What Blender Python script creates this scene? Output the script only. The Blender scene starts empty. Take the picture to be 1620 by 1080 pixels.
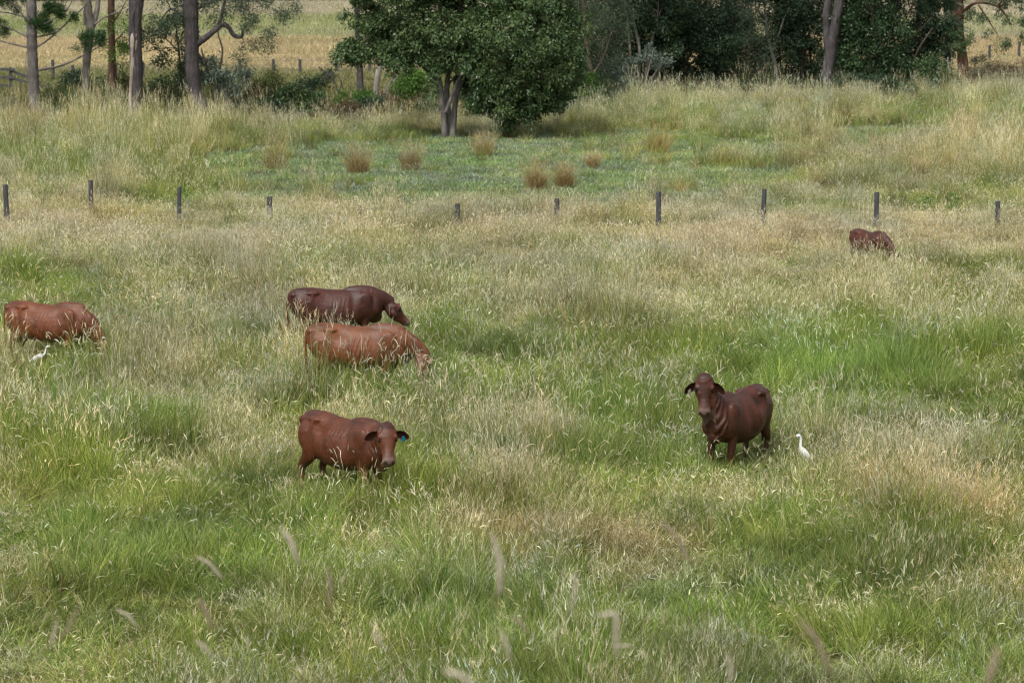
import bpy, math, random
import numpy as np
from mathutils import Vector, Matrix

random.seed(7)
RNG = np.random.default_rng(7)
SC = bpy.context.scene
COL = SC.collection
R = math.radians

# ------------------------------------------------------------------ camera
F = 4594.0            # focal length in photograph pixels (1620 wide)
CAM_H = 7.8
PITCH = math.atan(620.0 / F)
cam_d = bpy.data.cameras.new('camera')
cam_d.sensor_width = 36.0
cam_d.lens = 36.0 * F / 1620.0
cam_d.clip_start = 0.3
cam_d.clip_end = 4000.0
cam_d.dof.use_dof = True
cam_d.dof.focus_distance = 47.0
cam_d.dof.aperture_fstop = 5.0
cam = bpy.data.objects.new('camera', cam_d)
cam.location = (0, 0, CAM_H)
cam.rotation_euler = (math.pi / 2 - PITCH, 0, 0)
COL.objects.link(cam)
SC.camera = cam

# ------------------------------------------------------------------ daylight: thin overcast
SUN_EL, SUN_AZ = R(58), R(-150)      # azimuth measured from +Y towards +X
world = bpy.data.worlds.new('World')
SC.world = world
world.use_nodes = True
wn = world.node_tree
for n in list(wn.nodes): wn.nodes.remove(n)
sky = wn.nodes.new('ShaderNodeTexSky')
sky.sky_type = 'NISHITA'
sky.sun_disc = False
sky.sun_elevation = SUN_EL
sky.sun_rotation = SUN_AZ
sky.air_density = 1.0
sky.dust_density = 6.0
sky.ozone_density = 0.6
bg = wn.nodes.new('ShaderNodeBackground')
bg.inputs['Strength'].default_value = 0.12
wo = wn.nodes.new('ShaderNodeOutputWorld')
hs = wn.nodes.new('ShaderNodeHueSaturation')      # thin cloud: the sky light is nearly white
hs.inputs['Saturation'].default_value = 0.22
wn.links.new(sky.outputs[0], hs.inputs['Color'])
wn.links.new(hs.outputs[0], bg.inputs[0])
wn.links.new(bg.outputs[0], wo.inputs[0])

sun_d = bpy.data.lights.new('sun', 'SUN')
sun_d.energy = 1.5
sun_d.angle = R(12)
sun_d.color = (1.0, 0.96, 0.9)
sun = bpy.data.objects.new('sun', sun_d)
COL.objects.link(sun)
sdir = Vector((math.sin(SUN_AZ) * math.cos(SUN_EL), math.cos(SUN_AZ) * math.cos(SUN_EL), math.sin(SUN_EL)))
sun.rotation_euler = sdir.to_track_quat('Z', 'Y').to_euler()
sun.location = (0, 0, 60)

SC.view_settings.view_transform = 'Standard'
SC.view_settings.look = 'None'
SC.view_settings.exposure = 0.58
SC.view_settings.gamma = 1.0
SC.view_settings.use_curve_mapping = False
SC.render.engine = 'CYCLES'
SC.cycles.max_bounces = 6
SC.cycles.diffuse_bounces = 3
SC.cycles.glossy_bounces = 2
SC.cycles.transmission_bounces = 3
SC.cycles.use_denoising = True
SC.cycles.denoiser = 'OPENIMAGEDENOISE'
SC.cycles.denoising_input_passes = 'RGB_ALBEDO_NORMAL'
SC.cycles.denoising_prefilter = 'FAST'
SC.cycles.filter_width = 1.3

# ------------------------------------------------------------------ helpers
CT, ST = math.cos(PITCH), math.sin(PITCH)


def P(px, py, Y):
    """photograph pixel + distance ahead -> world point"""
    xc, yc = (px - 810) / F, -(py - 540) / F
    ry = CT + yc * ST
    t = Y / ry
    return Vector((xc * t, Y, CAM_H + (-ST + yc * CT) * t))


def proj(x, y, z):
    """world -> photograph pixel (arrays)"""
    dz = z - CAM_H
    d = y * CT - dz * ST
    u = y * ST + dz * CT
    return 810 + F * x / d, 540 - F * u / d


def _hash(ix, iy, seed):
    h = (ix.astype(np.int64) * 374761393 + iy.astype(np.int64) * 668265263 + seed * 1442695041) & 0xFFFFFFFF
    h = ((h ^ (h >> 13)) * 1274126177) & 0xFFFFFFFF
    h = h ^ (h >> 16)
    return (h & 0xFFFFFF) / float(0xFFFFFF)


def vn(x, y, scale, seed=0):
    x = np.asarray(x, float) / scale; y = np.asarray(y, float) / scale
    ix = np.floor(x); iy = np.floor(y)
    fx = x - ix; fy = y - iy
    fx = fx * fx * (3 - 2 * fx); fy = fy * fy * (3 - 2 * fy)
    ix = ix.astype(np.int64); iy = iy.astype(np.int64)
    a = _hash(ix, iy, seed); b = _hash(ix + 1, iy, seed)
    c = _hash(ix, iy + 1, seed); d = _hash(ix + 1, iy + 1, seed)
    return (a * (1 - fx) + b * fx) * (1 - fy) + (c * (1 - fx) + d * fx) * fy


def fbm(x, y, scale, seed=0, octv=3):
    s = 0; a = 1; t = 0
    for k in range(octv):
        s = s + a * vn(x, y, scale / 2 ** k, seed + 17 * k); t += a; a *= 0.55
    return s / t


def sstep(a, b, x):
    t = np.clip((np.asarray(x, float) - a) / (b - a), 0, 1)
    return t * t * (3 - 2 * t)


def bank(x):
    """distance at which the pasture ends and the creek gully begins"""
    return np.interp(x, [-40, -4, 2.5, 6.5, 18, 32], [126, 126, 132, 149, 160, 172])


def terrain(x, y):
    x = np.asarray(x, float); y = np.asarray(y, float)
    hill = 7.8 - 1.75 - 0.2525 * y
    hill = np.where(y < 0, 6.05 + 0 * y, hill)
    z = 0.5 * (hill + np.sqrt(hill * hill + 0.5)) - 0.02     # smooth maximum of the hill and the level pasture
    z = np.where(y > 60, 0.0, z)
    z = z + (fbm(x, y, 9.0, 3, 2) - 0.5) * 0.22 * sstep(30, 40, y)
    e = bank(x)
    z = z - 1.7 * np.exp(-((y - e - 11) / 6.5) ** 2)
    z = z + 0.5 * sstep(0, 20, y - e - 20)
    return z


def T(x, y):
    return float(terrain(np.array([x]), np.array([y]))[0])


def ground(px, py, lift=0.0):
    """where the line of sight through a pixel meets the ground"""
    xc, yc = (px - 810) / F, -(py - 540) / F
    ry, rz = CT + yc * ST, -ST + yc * CT
    y = 28.0
    while y < 900:
        t = y / ry
        if CAM_H + rz * t <= T(xc * t, y) + lift: break
        y += 0.25
    t = y / ry
    return Vector((xc * t, y, T(xc * t, y)))


def tag(o, label=None, cat=None, group=None, kind=None):
    if label: o['label'] = label
    if cat: o['category'] = cat
    if group: o['group'] = group
    if kind: o['kind'] = kind
    return o


def empty(name, loc, rz=0.0):
    o = bpy.data.objects.new(name, None)
    o.empty_display_size = 0.2
    o.location = loc
    o.rotation_euler = (0, 0, rz)
    COL.objects.link(o)
    return o


def link(name, me, mat=None, parent=None):
    if mat is not None and not me.materials: me.materials.append(mat)
    o = bpy.data.objects.new(name, me)
    COL.objects.link(o)
    if parent is not None: o.parent = parent
    return o


def mesh_np(name, verts, faces, smooth=True, attrs=None, quads=True):
    """faces: (n,4) or (n,3) int array, or list of lists"""
    me = bpy.data.meshes.new(name)
    verts = np.asarray(verts, np.float32)
    if isinstance(faces, np.ndarray):
        n, k = faces.shape
        me.vertices.add(len(verts)); me.vertices.foreach_set('co', verts.ravel())
        me.loops.add(n * k); me.loops.foreach_set('vertex_index', faces.astype(np.int32).ravel())
        me.polygons.add(n)
        me.polygons.foreach_set('loop_start', np.arange(0, n * k, k, dtype=np.int32))
        me.update(calc_edges=True)
    else:
        me.from_pydata([tuple(map(float, v)) for v in verts], [], faces)
        me.update()
    if smooth: me.polygons.foreach_set('use_smooth', np.ones(len(me.polygons), bool))
    for k, v in (attrs or {}).items():
        v = np.asarray(v, np.float32)
        if v.ndim == 1:
            a = me.attributes.new(k, 'FLOAT', 'POINT'); a.data.foreach_set('value', v)
        else:
            a = me.attributes.new(k, 'FLOAT_COLOR', 'POINT')
            if v.shape[1] == 3: v = np.hstack([v, np.ones((len(v), 1), np.float32)])
            a.data.foreach_set('color', v.ravel())
    return me


class Geo:
    """collects vertices and faces (quads and tris as lists)"""
    def __init__(s): s.v = []; s.f = []; s.n = 0; s.a = []
    def add(s, v, f, a=0.0):
        s.v.append(np.asarray(v, float)); s.f += [[i + s.n for i in q] for q in f]
        s.a.append(np.full(len(v), a)); s.n += len(v)
    def mesh(s, name, smooth=True, attr=None):
        me = mesh_np(name, np.vstack(s.v), s.f, smooth)
        if attr:
            a = me.attributes.new(attr, 'FLOAT', 'POINT'); a.data.foreach_set('value', np.concatenate(s.a).astype(np.float32))
        return me


def frames(pts, up=(0, 0, 1)):
    pts = [Vector(p) for p in pts]
    out = []
    prev = Vector(up)
    for i, p in enumerate(pts):
        t = (pts[min(i + 1, len(pts) - 1)] - pts[max(i - 1, 0)])
        if t.length < 1e-9: t = Vector((0, 0, 1))
        t.normalize()
        u = prev - t * prev.dot(t)
        if u.length < 1e-4:
            u = Vector((1, 0, 0)) - t * t.x
        u.normalize()
        out.append((p, t, u, t.cross(u)))
        prev = u
    return out


def resample(pts, rad, n):
    """smooth (Catmull-Rom) resampling of a path with radii"""
    pts = np.array([tuple(p) for p in pts], float); rad = np.array(rad, float)
    if rad.ndim == 1: rad = rad[:, None]
    A = np.hstack([pts, rad]); m = len(A)
    E = np.vstack([2 * A[0] - A[1], A, 2 * A[-1] - A[-2]])
    o = []
    for t in np.linspace(0, m - 1 - 1e-6, n):
        i = int(t); u = t - i
        p0, p1, p2, p3 = E[i], E[i + 1], E[i + 2], E[i + 3]
        o.append(0.5 * (2 * p1 + (p2 - p0) * u + (2 * p0 - 5 * p1 + 4 * p2 - p3) * u * u + (3 * p1 - p0 - 3 * p2 + p3) * u ** 3))
    o = np.array(o)
    return o[:, :3], np.maximum(o[:, 3:], 0.0015)


def tube(geo, pts, rad, sides=8, up=(0, 0, 1), n=None, wob=0.0, a=0.0):
    """rad: list of r or (r_up, r_side)"""
    rad = np.array(rad, float)
    if rad.ndim == 1: rad = np.stack([rad, rad], 1)
    if n: pts, rad = resample(pts, rad, n)
    fr = frames(pts, up)
    V = []
    for i, (p, t, u, w) in enumerate(fr):
        for k in range(sides):
            an = 2 * math.pi * k / sides
            j = 1 + (random.uniform(-wob, wob) if wob else 0)
            V.append(p + u * (math.cos(an) * rad[i][0] * j) + w * (math.sin(an) * rad[i][1] * j))
    m = len(fr)
    V.append(fr[0][0]); V.append(fr[-1][0])
    Fc = []
    for i in range(m - 1):
        for k in range(sides):
            k2 = (k + 1) % sides
            Fc.append([i * sides + k, i * sides + k2, (i + 1) * sides + k2, (i + 1) * sides + k])
    for k in range(sides):
        k2 = (k + 1) % sides
        Fc.append([m * sides, k2, k]); Fc.append([m * sides + 1, (m - 1) * sides + k, (m - 1) * sides + k2])
    geo.add([tuple(v) for v in V], Fc, a)


def ellipsoid(geo, c, r, M=None, seg=16, rings=10, a=0.0):
    V = []; Fc = []
    for i in range(rings + 1):
        th = math.pi * i / rings
        for k in range(seg):
            ph = 2 * math.pi * k / seg
            p = Vector((r[0] * math.sin(th) * math.cos(ph), r[1] * math.sin(th) * math.sin(ph), r[2] * math.cos(th)))
            if M is not None: p = M @ p
            V.append(tuple(p + Vector(c)))
    for i in range(rings):
        for k in range(seg):
            k2 = (k + 1) % seg
            Fc.append([i * seg + k, (i + 1) * seg + k, (i + 1) * seg + k2, i * seg + k2])
    geo.add(V, Fc, a)


def box(geo, c, s, M=None, a=0.0, j=0.0):
    V = []
    for x in (-1, 1):
        for y in (-1, 1):
            for z in (-1, 1):
                p = Vector((x * s[0] / 2 + random.uniform(-j, j), y * s[1] / 2 + random.uniform(-j, j), z * s[2] / 2 + random.uniform(-j, j)))
                if M is not None: p = M @ p
                V.append(tuple(p + Vector(c)))
    geo.add(V, [[0, 1, 3, 2], [4, 6, 7, 5], [0, 4, 5, 1], [2, 3, 7, 6], [0, 2, 6, 4], [1, 5, 7, 3]], a)


# ------------------------------------------------------------------ materials
class NT:
    def __init__(s, name):
        s.m = bpy.data.materials.new(name); s.m.use_nodes = True
        s.t = s.m.node_tree
        for n in list(s.t.nodes): s.t.nodes.remove(n)
        s.out = s.n('ShaderNodeOutputMaterial')
    def n(s, typ, **kw):
        nd = s.t.nodes.new(typ)
        for k, v in kw.items(): setattr(nd, k, v)
        return nd
    def l(s, a, b): s.t.links.new(a, b)
    def val(s, sock, v):
        if hasattr(v, 'is_output'): s.l(v, sock)
        else: sock.default_value = v
    def attr(s, name, inst=False):
        nd = s.n('ShaderNodeAttribute', attribute_name=name)
        nd.attribute_type = 'INSTANCER' if inst else 'GEOMETRY'
        return nd
    def math(s, op, a, b=None, c=None, clamp=False):
        nd = s.n('ShaderNodeMath', operation=op, use_clamp=clamp)
        s.val(nd.inputs[0], a)
        if b is not None: s.val(nd.inputs[1], b)
        if c is not None: s.val(nd.inputs[2], c)
        return nd.outputs[0]
    def ramp(s, f, stops, interp='LINEAR'):
        nd = s.n('ShaderNodeValToRGB'); cr = nd.color_ramp; cr.interpolation = interp
        while len(cr.elements) < len(stops): cr.elements.new(0.5)
        for e, (p, c) in zip(cr.elements, stops):
            e.position = p; e.color = (*c, 1) if len(c) == 3 else c
        s.val(nd.inputs[0], f); return nd.outputs[0]
    def mix(s, f, a, b, blend='MIX'):
        nd = s.n('ShaderNodeMix', data_type='RGBA', blend_type=blend)
        s.val(nd.inputs[0], f)
        for k, v in ((6, a), (7, b)):
            if isinstance(v, tuple): v = (*v, 1) if len(v) == 3 else v
            s.val(nd.inputs[k], v)
        return nd.outputs[2]
    def noise(s, scale, detail=4, vec=None, rough=0.6, dist=0.0):
        nd = s.n('ShaderNodeTexNoise'); nd.inputs['Scale'].default_value = scale
        nd.inputs['Detail'].default_value = detail; nd.inputs['Roughness'].default_value = rough
        nd.inputs['Distortion'].default_value = dist
        if vec is not None: s.l(vec, nd.inputs['Vector'])
        return nd.outputs[0]
    def coord(s, scale=(1, 1, 1), kind='Object'):
        tc = s.n('ShaderNodeTexCoord'); mp = s.n('ShaderNodeMapping'); mp.inputs['Scale'].default_value = scale
        s.l(tc.outputs[kind], mp.inputs[0]); return mp.outputs[0]
    def finish(s, color, rough=0.7, trans=0.0, bump=None, bump_d=0.01, spec=0.3, sheen=0.0, bs=1.0):
        p = s.n('ShaderNodeBsdfPrincipled')
        s.val(p.inputs['Base Color'], (*color, 1) if isinstance(color, tuple) and len(color) == 3 else color)
        s.val(p.inputs['Roughness'], rough)
        p.inputs['Specular IOR Level'].default_value = spec
        if sheen: p.inputs['Sheen Weight'].default_value = sheen; p.inputs['Sheen Roughness'].default_value = 0.4
        if bump is not None:
            b = s.n('ShaderNodeBump'); b.inputs['Distance'].default_value = bump_d; b.inputs['Strength'].default_value = bs
            s.l(bump, b.inputs['Height']); s.l(b.outputs[0], p.inputs['Normal'])
        sh = p.outputs[0]
        if trans:
            tr = s.n('ShaderNodeBsdfTranslucent'); s.val(tr.inputs[0], (*color, 1) if isinstance(color, tuple) else color)
            mx = s.n('ShaderNodeMixShader'); mx.inputs[0].default_value = trans
            s.l(sh, mx.inputs[1]); s.l(tr.outputs[0], mx.inputs[2]); sh = mx.outputs[0]
        s.l(sh, s.out.inputs[0]); return s.m


def m_grass():
    s = NT('grass_blades')
    c = s.attr('blade'); sep = s.n('ShaderNodeSeparateColor'); s.l(c.outputs['Color'], sep.inputs[0])
    rnd, along, typ = sep.outputs[0], sep.outputs[1], sep.outputs[2]
    pick = s.attr('pick').outputs['Fac']
    dry = s.attr('dry', True).outputs['Fac']
    tint = s.attr('tint', True).outputs['Color']
    fac = s.math('MULTIPLY_ADD', s.math('SUBTRACT', dry, pick), 5.0, 0.5, clamp=True)
    green = s.ramp(rnd, [(0, (0.070, 0.125, 0.024)), (0.4, (0.148, 0.218, 0.044)), (0.75, (0.25, 0.318, 0.070)), (1, (0.38, 0.41, 0.12))])
    straw = s.ramp(rnd, [(0, (0.18, 0.14, 0.08)), (0.35, (0.35, 0.30, 0.17)), (0.7, (0.50, 0.455, 0.28)), (1, (0.66, 0.62, 0.44))])
    leaf = s.mix(fac, green, straw)
    thatch_shade = s.math('SUBTRACT', 1.0, s.math('MULTIPLY', along, 3.0, clamp=True))  # brown thatch at the blade foot, darkened further to paint shade between tufts
    leaf = s.mix(s.math('MULTIPLY', thatch_shade, 0.55), leaf, (0.075, 0.078, 0.032))
    seed = s.ramp(rnd, [(0, (0.42, 0.36, 0.24)), (0.5, (0.62, 0.57, 0.43)), (1, (0.82, 0.79, 0.66))])
    colr = s.mix(s.math('GREATER_THAN', typ, 0.75), leaf, seed)
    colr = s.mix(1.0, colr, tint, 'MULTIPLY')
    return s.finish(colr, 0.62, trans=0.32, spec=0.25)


def m_leaf(name, cols, trans=0.25, rough=0.5, spec=0.35):
    s = NT(name)
    v = s.attr('var').outputs['Fac']
    n = len(cols)
    c = s.ramp(v, [(i / (n - 1), cc) for i, cc in enumerate(cols)])
    return s.finish(c, rough, trans=trans, spec=spec)


def m_bark(name, c1, c2, c3, scale=6.0, stretch=0.25, bump=0.03):
    s = NT(name)
    co = s.coord((1, 1, stretch))
    n1 = s.noise(scale, 6, co, 0.65, 0.4); n2 = s.noise(scale * 5, 5, co, 0.7)
    big = s.noise(0.9, 3, s.coord())
    c = s.ramp(n1, [(0.3, c1), (0.5, c2), (0.68, c3)])
    c = s.mix(s.ramp(big, [(0.4, (0, 0, 0)), (0.62, (1, 1, 1))]), c, tuple(x * 0.55 for x in c2))
    b = s.math('ADD', n1, s.math('MULTIPLY', n2, 0.5))
    return s.finish(c, 0.9, bump=b, bump_d=bump, spec=0.15)


M_GRASS = m_grass()


def m_ground():
    s = NT('soil_and_thatch')
    co = s.coord()
    n1 = s.noise(0.25, 6, co, 0.6); n2 = s.noise(7.0, 6, co, 0.7); n3 = s.noise(0.045, 4, co, 0.55)
    near = s.ramp(n2, [(0.3, (0.05, 0.045, 0.02)), (0.5, (0.10, 0.10, 0.035)), (0.7, (0.17, 0.15, 0.065))])
    farc = s.ramp(n1, [(0.35, (0.16, 0.18, 0.07)), (0.5, (0.27, 0.24, 0.12)), (0.65, (0.36, 0.30, 0.17))])
    sep = s.n('ShaderNodeSeparateXYZ'); s.l(s.coord(), sep.inputs[0])
    f = s.math('DIVIDE', s.math('SUBTRACT', sep.outputs[1], 170.0), 30.0, clamp=True)
    return s.finish(s.mix(f, near, farc), 0.95, bump=n2, bump_d=0.06, spec=0.1)


def m_hide(name, base, dark, pale):
    s = NT(name)
    co = s.coord()
    n1 = s.noise(3.2, 5, co, 0.6); n2 = s.noise(55, 4, s.coord((1, 1, 0.35)), 0.7)
    dk = s.attr('dark').outputs['Fac']; mz = s.attr('muzzle').outputs['Fac']; pl = s.attr('pale').outputs['Fac']
    ns = s.attr('nostril').outputs['Fac']
    c = s.mix(s.ramp(n1, [(0.35, (0, 0, 0)), (0.66, (1, 1, 1))]), tuple(x * .62 for x in base), tuple(x * 1.45 for x in base))
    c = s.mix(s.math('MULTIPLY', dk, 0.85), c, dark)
    c = s.mix(s.math('MULTIPLY', pl, 0.7), c, pale)
    c = s.mix(s.math('MULTIPLY', s.math('SUBTRACT', n2, 0.45), 2.2, clamp=True), c, tuple(x * 0.4 for x in base))
    c = s.mix(mz, c, (0.13, 0.078, 0.062))
    c = s.mix(ns, c, (0.02, 0.012, 0.010))
    return s.finish(c, s.ramp(n1, [(.35, (.40,) * 3), (.65, (.55,) * 3)]), bump=s.math('ADD', n2, s.math('MULTIPLY', s.noise(14, 3, co), .5)), bump_d=0.006, spec=0.38)


def m_plain(name, c, rough=0.6, spec=0.3, var=0.25, scale=20):
    s = NT(name)
    n = s.noise(scale, 4, s.coord())
    return s.finish(s.mix(n, c, tuple(x * (1 - var) for x in c)), rough, spec=spec)


def m_wood(name, c1, c2):
    s = NT(name)
    co = s.coord((1, 1, 0.12))
    n = s.noise(14, 6, co, 0.7, 0.3)
    c = s.ramp(n, [(0.3, c1), (0.7, c2)])
    return s.finish(c, 0.9, bump=n, bump_d=0.01, spec=0.15)


M_SOIL = m_ground()

# ------------------------------------------------------------------ ground
def build_ground():
    ys = np.concatenate([np.linspace(-400, -20, 20), np.arange(-15, 100, 1.0), np.arange(100, 215, 1.0),
                         np.arange(215, 460, 6.0), np.linspace(470, 3000, 30)])
    xs = np.concatenate([-np.geomspace(3000, 70, 16), np.arange(-60, 60.1, 1.25), np.geomspace(70, 3000, 16)])
    X, Y = np.meshgrid(xs, ys)
    Z = terrain(X, Y) - 0.02
    V = np.stack([X, Y, Z], -1).reshape(-1, 3)
    nx, ny = len(xs), len(ys)
    i, j = np.meshgrid(np.arange(ny - 1), np.arange(nx - 1), indexing='ij')
    a = (i * nx + j).ravel()
    Fc = np.stack([a, a + 1, a + nx + 1, a + nx], 1)
    tag(link('ground', mesh_np('ground', V, Fc), M_SOIL), kind='structure')


build_ground()

# ------------------------------------------------------------------ grass clump prototypes (kept outside the scene, instanced as stuff)
def blades(rng, n, rad, length, width, lean, curve, typ=0.0, K=4, bias=0.0, base_z=-0.03, pick_rng=(0, 1), radial=0.0):
    """n curved blades; returns verts, quad faces, blade colour, pick, tip positions and tip direction"""
    r = rad * np.sqrt(rng.random(n)); a = rng.random(n) * 2 * np.pi
    pos = np.stack([r * np.cos(a), r * np.sin(a), np.full(n, base_z)], 1)
    az = rng.random(n) * 2 * np.pi
    if radial: az = a + rng.normal(0, radial, n)
    L = rng.uniform(length[0], length[1], n); W = rng.uniform(width[0], width[1], n)
    l0 = np.abs(rng.normal(0, lean, n)); cv = rng.uniform(curve[0], curve[1], n)
    sa = rng.random(n) * 2 * np.pi
    side = np.stack([np.cos(sa), np.sin(sa), np.zeros(n)], 1)
    P_ = [pos]; d = None
    for k in range(K):
        th = l0 + cv * (k + 0.5) / K
        d = np.stack([np.sin(th) * np.cos(az) + bias * (k + 1) / K, np.sin(th) * np.sin(az), np.cos(th)], 1)
        d /= np.linalg.norm(d, axis=1)[:, None]
        pos = pos + d * (L / K)[:, None]
        P_.append(pos)
    V = []; C = []
    rnd = rng.random(n); pk = rng.uniform(pick_rng[0], pick_rng[1], n)
    for k, p in enumerate(P_):
        t = k / K
        w = W * (1 - t ** 1.6 * 0.93) * 0.5
        V += [p - side * w[:, None], p + side * w[:, None]]
        c = np.stack([rnd, np.full(n, t), np.full(n, typ)], 1)
        C += [c, c]
    V = np.stack(V, 1).reshape(-1, 3); C = np.stack(C, 1).reshape(-1, 3)
    m = 2 * (K + 1)
    fc = []
    for k in range(K):
        q = np.array([2 * k, 2 * k + 1, 2 * k + 3, 2 * k + 2])
        fc.append(np.arange(n)[:, None] * m + q[None])
    Fc = np.concatenate(fc)
    return V, Fc, C, np.repeat(pk, m), P_[-1], d, az


def heads(rng, pos, d, az, length, width, droop, K=5, S=4):
    """furry seed spikes that carry on from the stem tips"""
    n = len(pos)
    L = rng.uniform(length[0], length[1], n); W = rng.uniform(width[0], width[1], n)
    dr = rng.uniform(droop[0], droop[1], n)
    th0 = np.arccos(np.clip(d[:, 2], -1, 1)); aa = np.arctan2(d[:, 1], d[:, 0])
    P_ = [pos]; D_ = [d]; p = pos
    for k in range(K):
        th = th0 + dr * (k + 0.5) / K
        dd = np.stack([np.sin(th) * np.cos(aa), np.sin(th) * np.sin(aa), np.cos(th)], 1)
        p = p + dd * (L / K)[:, None]; P_.append(p); D_.append(dd)
    prof = [0.35, 0.9, 1.0, 0.95, 0.75, 0.15]
    s1 = np.stack([-np.sin(aa), np.cos(aa), np.zeros(n)], 1)
    rnd = rng.random(n); V = []; C = []
    for k in range(K + 1):
        s2 = np.cross(D_[k], s1)
        for q in range(S):
            an = 2 * np.pi * q / S + 0.4
            w = (W * 0.5 * prof[k])[:, None]
            V.append(P_[k] + (s1 * np.cos(an) + s2 * np.sin(an)) * w)
            C.append(np.stack([rnd, np.ones(n), np.ones(n)], 1))
    V = np.stack(V, 1).reshape(-1, 3); C = np.stack(C, 1).reshape(-1, 3)
    m = S * (K + 1); fc = []
    for k in range(K):
        for q in range(S):
            q2 = (q + 1) % S
            fc.append(np.arange(n)[:, None] * m + np.array([k * S + q, k * S + q2, (k + 1) * S + q2, (k + 1) * S + q])[None])
    return V, np.concatenate(fc), C, np.ones(len(V)) * 0.5


def join(parts):
    V = []; Fc = []; C = []; Pk = []; o = 0
    for p in parts:
        V.append(p[0]); Fc.append(p[1] + o); C.append(p[2]); Pk.append(p[3]); o += len(p[0])
    return np.vstack(V), np.vstack(Fc), np.vstack(C), np.concatenate(Pk)


PROTO = bpy.data.collections.new('grass_clumps')
PIDX = {}
_pc = [0]


def proto(kind, parts):
    V, Fc, C, Pk = join(parts)
    me = mesh_np('grass_clump', V, Fc, True, {'blade': C, 'pick': Pk})
    me.materials.append(M_GRASS)
    o = bpy.data.objects.new('clump_%03d' % _pc[0], me)
    PROTO.objects.link(o)
    PIDX.setdefault(kind, []).append(_pc[0]); _pc[0] += 1


def panicle(rng, B, n_per=7, L=(0.05, 0.12), w=(0.003, 0.005)):
    """airy branching tops on the stems"""
    tips, d = B[4], B[5]; n = len(tips)
    pos = np.repeat(tips, n_per, 0) - np.repeat(d, n_per, 0) * rng.uniform(0, 0.16, n * n_per)[:, None]
    b = blades(rng, n * n_per, 0.0, L, w, 0.5, (-0.3, 0.9), 1.0, K=2)
    V = b[0].reshape(n * n_per, 6, 3) + (pos + np.array([0, 0, 0.03]))[:, None]
    return V.reshape(-1, 3), b[1], b[2], b[3]


def make_protos():
    for i in range(12):     # leafy pasture: two or three small tufts that fan outwards
        rng = np.random.default_rng(100 + i)
        parts = []
        for k in range(3):
            o = np.array([*(rng.normal(0, .2, 2)), 0]); h = rng.uniform(.7, 1.2)
            a = list(blades(rng, 30, 0.10, (0.25 * h, 0.62 * h), (0.008, 0.016), 0.34, (0.25, 1.5), radial=.5)); a[0] = a[0] + o; parts.append(a)
        parts.append(blades(rng, 26, 0.34, (0.15, 0.40), (0.007, 0.013), 0.45, (0.3, 1.6)))
        parts.append(blades(rng, 10, 0.30, (0.45, 0.72), (0.004, 0.007), 0.3, (0.0, 1.0), 0.5))
        proto('leafy', parts)
    for i in range(8):      # fine dry stems with airy tops
        rng = np.random.default_rng(200 + i)
        parts = []
        for k in range(2):
            o = np.array([*(rng.normal(0, .2, 2)), 0]); h = rng.uniform(.8, 1.2)
            a = list(blades(rng, 24, 0.10, (0.25 * h, 0.58 * h), (0.007, 0.013), 0.36, (0.2, 1.4), radial=.5)); a[0] = a[0] + o; parts.append(a)
        b = blades(rng, 34, 0.30, (0.42, 0.78), (0.005, 0.008), 0.26, (0.0, 0.9), 0.5, bias=0.10)
        proto('dry', parts + [b, panicle(rng, b, 3, (.05, .11), (.005, .008))])
    for i in range(10):     # seed spikes, nodding
        rng = np.random.default_rng(300 + i)
        a = blades(rng, 46, 0.16, (0.28, 0.60), (0.008, 0.015), 0.36, (0.2, 1.3), radial=.6)
        b = blades(rng, 7, 0.30, (0.5, 0.92), (0.004, 0.006), 0.26, (0.1, 0.9), 0.5, bias=0.14)
        h = heads(rng, b[4], b[5], b[6], (0.07, 0.15), (0.008, 0.014), (-0.1, 1.6))
        proto('seed', [a, b, h])
    for i in range(4):      # low creeping turf
        rng = np.random.default_rng(400 + i)
        proto('turf', [blades(rng, 150, 0.45, (0.07, 0.20), (0.010, 0.018), 0.7, (0.2, 1.6), K=3)])
    for i in range(5):      # upright tussock
        rng = np.random.default_rng(500 + i)
        a = blades(rng, 110, 0.15, (0.40, 0.95), (0.007, 0.013), 0.24, (0.1, 1.3), radial=.5)
        b = blades(rng, 22, 0.12, (0.7, 1.1), (0.005, 0.007), 0.22, (0.0, 0.7), 0.5, radial=.5)
        proto('tussock', [a, b, panicle(rng, b, 5, (0.05, 0.14), (.005, .009))])
    for i in range(4):      # broad coarse patch for the far paddock
        rng = np.random.default_rng(600 + i)
        a = blades(rng, 170, 0.95, (0.25, 0.75), (0.015, 0.035), 0.35, (0.1, 1.2), K=3)
        proto('coarse', [a])
    for i in range(4):      # fluffy white cluster of spikes
        rng = np.random.default_rng(700 + i)
        b = blades(rng, 16, 0.28, (0.5, 0.88), (0.004, 0.006), 0.3, (0.1, 0.9), 0.5, bias=0.17)
        h = heads(rng, b[4], b[5], b[6], (0.06, 0.14), (0.009, 0.015), (0.1, 1.6))
        a = blades(rng, 50, 0.2, (0.28, 0.56), (0.008, 0.015), 0.35, (0.2, 1.3), radial=.6)
        proto('spikes', [a, b, h])


make_protos()


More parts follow.
